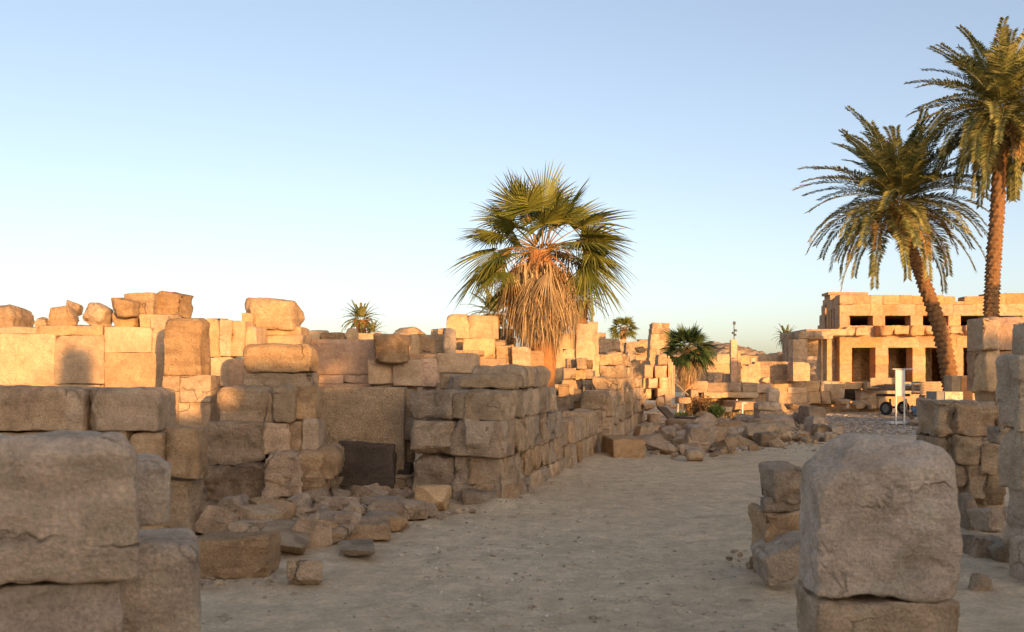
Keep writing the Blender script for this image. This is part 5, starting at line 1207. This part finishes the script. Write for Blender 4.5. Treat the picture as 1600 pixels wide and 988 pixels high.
o = solid('timber_pile', [boxg((X(1392) + .1 * k, CYY + .55 + .1 * k, Z(605) + .03 * k), (1.2 - .1 * k, .12, .04), .1 * k) for k in range(5)], M['wooddark']); tag(o, 'dark boards piled on the left half of the cart', 'timber')
# slatted crates
def crate(label, x0_, y0_, x1_, y1_, Y, dp, nsl, mat='wood', rx=0):
    a = at(x0_, y1_, Y); b_ = at(x1_, y0_, Y); cx = (a.x + b_.x) / 2; wd = b_.x - a.x; h = b_.z - a.z
    T = empty('slatted_crate', label, 'crate', (cx, Y + dp / 2, a.z))
    for k in range(nsl):
        z = a.z + h * (k + .5) / nsl
        solid('slat', [boxg((cx, Y, z), (wd, .025, h / nsl * .72)), boxg((cx, Y + dp, z), (wd, .025, h / nsl * .72)), boxg((a.x + .012, Y + dp / 2, z), (.02, dp - .05, h / nsl * .72)), boxg((b_.x - .012, Y + dp / 2, z), (.02, dp - .05, h / nsl * .72))], M[mat], T, .004)
    solid('corner_post', [boxg((x_, y_, a.z + h / 2), (.05, .04, h)) for x_ in (a.x + .05, b_.x - .05) for y_ in (Y + .04, Y + dp - .04)], M[mat], T, .004)
    solid('board', [boxg((cx, Y + dp / 2, a.z + .03), (wd - .06, dp - .06, .03))], M[mat], T, .004)
crate('large pale slatted crate, topmost beside the leaning palm trunk', 1437, 596, 1470, 617, 42.5, .9, 5)
crate('small pale slatted crate under the large one', 1445, 617, 1463, 634, 42.4, .6, 3)
crate('low slatted crate end standing on the gravel left under the crates', 1436, 634, 1464, 652, 42.3, .9, 2, 'wooddark')
# boxes and bags
T = empty('stone_box', 'grey box with a pale marbled front standing right of the crates', 'box', (at(1490, 0, 36).x, 36.5, 0))
a = at(1464, 662, 36); b_ = at(1506, 612, 36); a.z = 0
solid('box_body', [boxg(((at(1464, 0, 36).x + at(1506, 0, 36).x) / 2, 36.5, b_.z / 2), (at(1506, 0, 36).x - at(1464, 0, 36).x, .9, b_.z))], plain('grey_board', (.27, .24, .20), .8, .15), T, .015)
M['marble'] = stone('marbled_panel', (.50, .47, .36), (.62, .60, .48), (.30, .28, .22), patch=.6, strata=0., bump=.2, scale=3.)
solid('marbled_panel', [boxg((at(1491, 0, 36).x, 36.03, at(0, 621, 36).z), (at(1505, 0, 36).x - at(1477, 0, 36).x, .04, .38))], M['marble'], T, .004)
T = empty('wooden_cabinet', 'tall orange brown wooden cabinet catching the sun beside the leaning trunk', 'cabinet', (at(1505, 0, 43).x, 43.5, 0))
solid('cabinet_body', [boxg((at(1505, 0, 43).x, 43.5, at(0, 587, 43).z / 2), (at(1522, 0, 43).x - at(1489, 0, 43).x, .8, at(0, 587, 43).z))], M['wood'], T, .015)
solid('front_panel', [boxg((at(1512, 0, 43).x, 43.08, at(0, 608, 43).z), (at(1521, 0, 43).x - at(1503, 0, 43).x, .04, 1.05))], M['orangewood'], T, .01)
M['sackblue'] = plain('blue_printed_sack', (.16, .22, .30), .6, .8, sc=9, bump=.3); M['sackwhite'] = plain('white_sack', (.58, .60, .62), .6, .2, sc=4, bump=.5)
for (a0, a1, b0_, b1_, m_, lab) in [(1426, 632, 1453, 650, 'sackblue', 'large blue and white printed sack on the gravel by the crates'), (1454, 636, 1471, 660, 'sackwhite', 'white bulging sack right of the blue printed sack'), (1433, 648, 1452, 661, 'sackwhite', 'small white sack under the blue printed one')]:
    o = rock(a0, a1, b0_, b1_, lab, 'sack', 'sack', 'sackwhite', Y=37, planes=6, p=7, df=.6); o.data.materials[0] = M[m_]
a = at(1421, 634, 36.2); b_ = at(1438, 658, 36.2)
o = solid('wooden_plank', [boxg((a + b_) / 2, (.12, .06, .68), 0, 0)], M['wooddark']); o.rotation_euler = (0, -.6, 0); tag(o, 'dark plank leaning against the blue printed sack', 'plank')
o = solid('paving_slab', [boxg((at(1410, 0, 35).x, 35.3, .04), (.75, .5, .08))], M['steelwhite'], None, .01); tag(o, 'low white slab lying at the foot of the sign', 'slab')
# poles leaning by the dark palm, planks by the dry stone wall
for k, (p0, p1, lab) in enumerate([((1054, 598, 40), (1076, 618, 39.5), 'thin pole slanting down to the right under the dark fan palm'), ((1064, 617, 40), (1084, 600, 40), 'thin pole slanting up to the right under the dark fan palm')]):
    o = solid('wooden_pole', [prism(at(*p0), at(*p1), .022)], M['wood'], None, 0); tag(o, lab, 'pole')
T = empty('plank_stack', 'dark planks leaning on the stones left of the round altar stone', 'planks', at(1038, 652, 34.5))
for k in range(4):
    p0 = at(1028 + k * 4, 636 + k * .5, 34.8); p1 = at(1046 + k * 3, 655, 34.2); solid('plank', [prism(p0, p1, .05, 4)], M['wooddark'], T, 0)
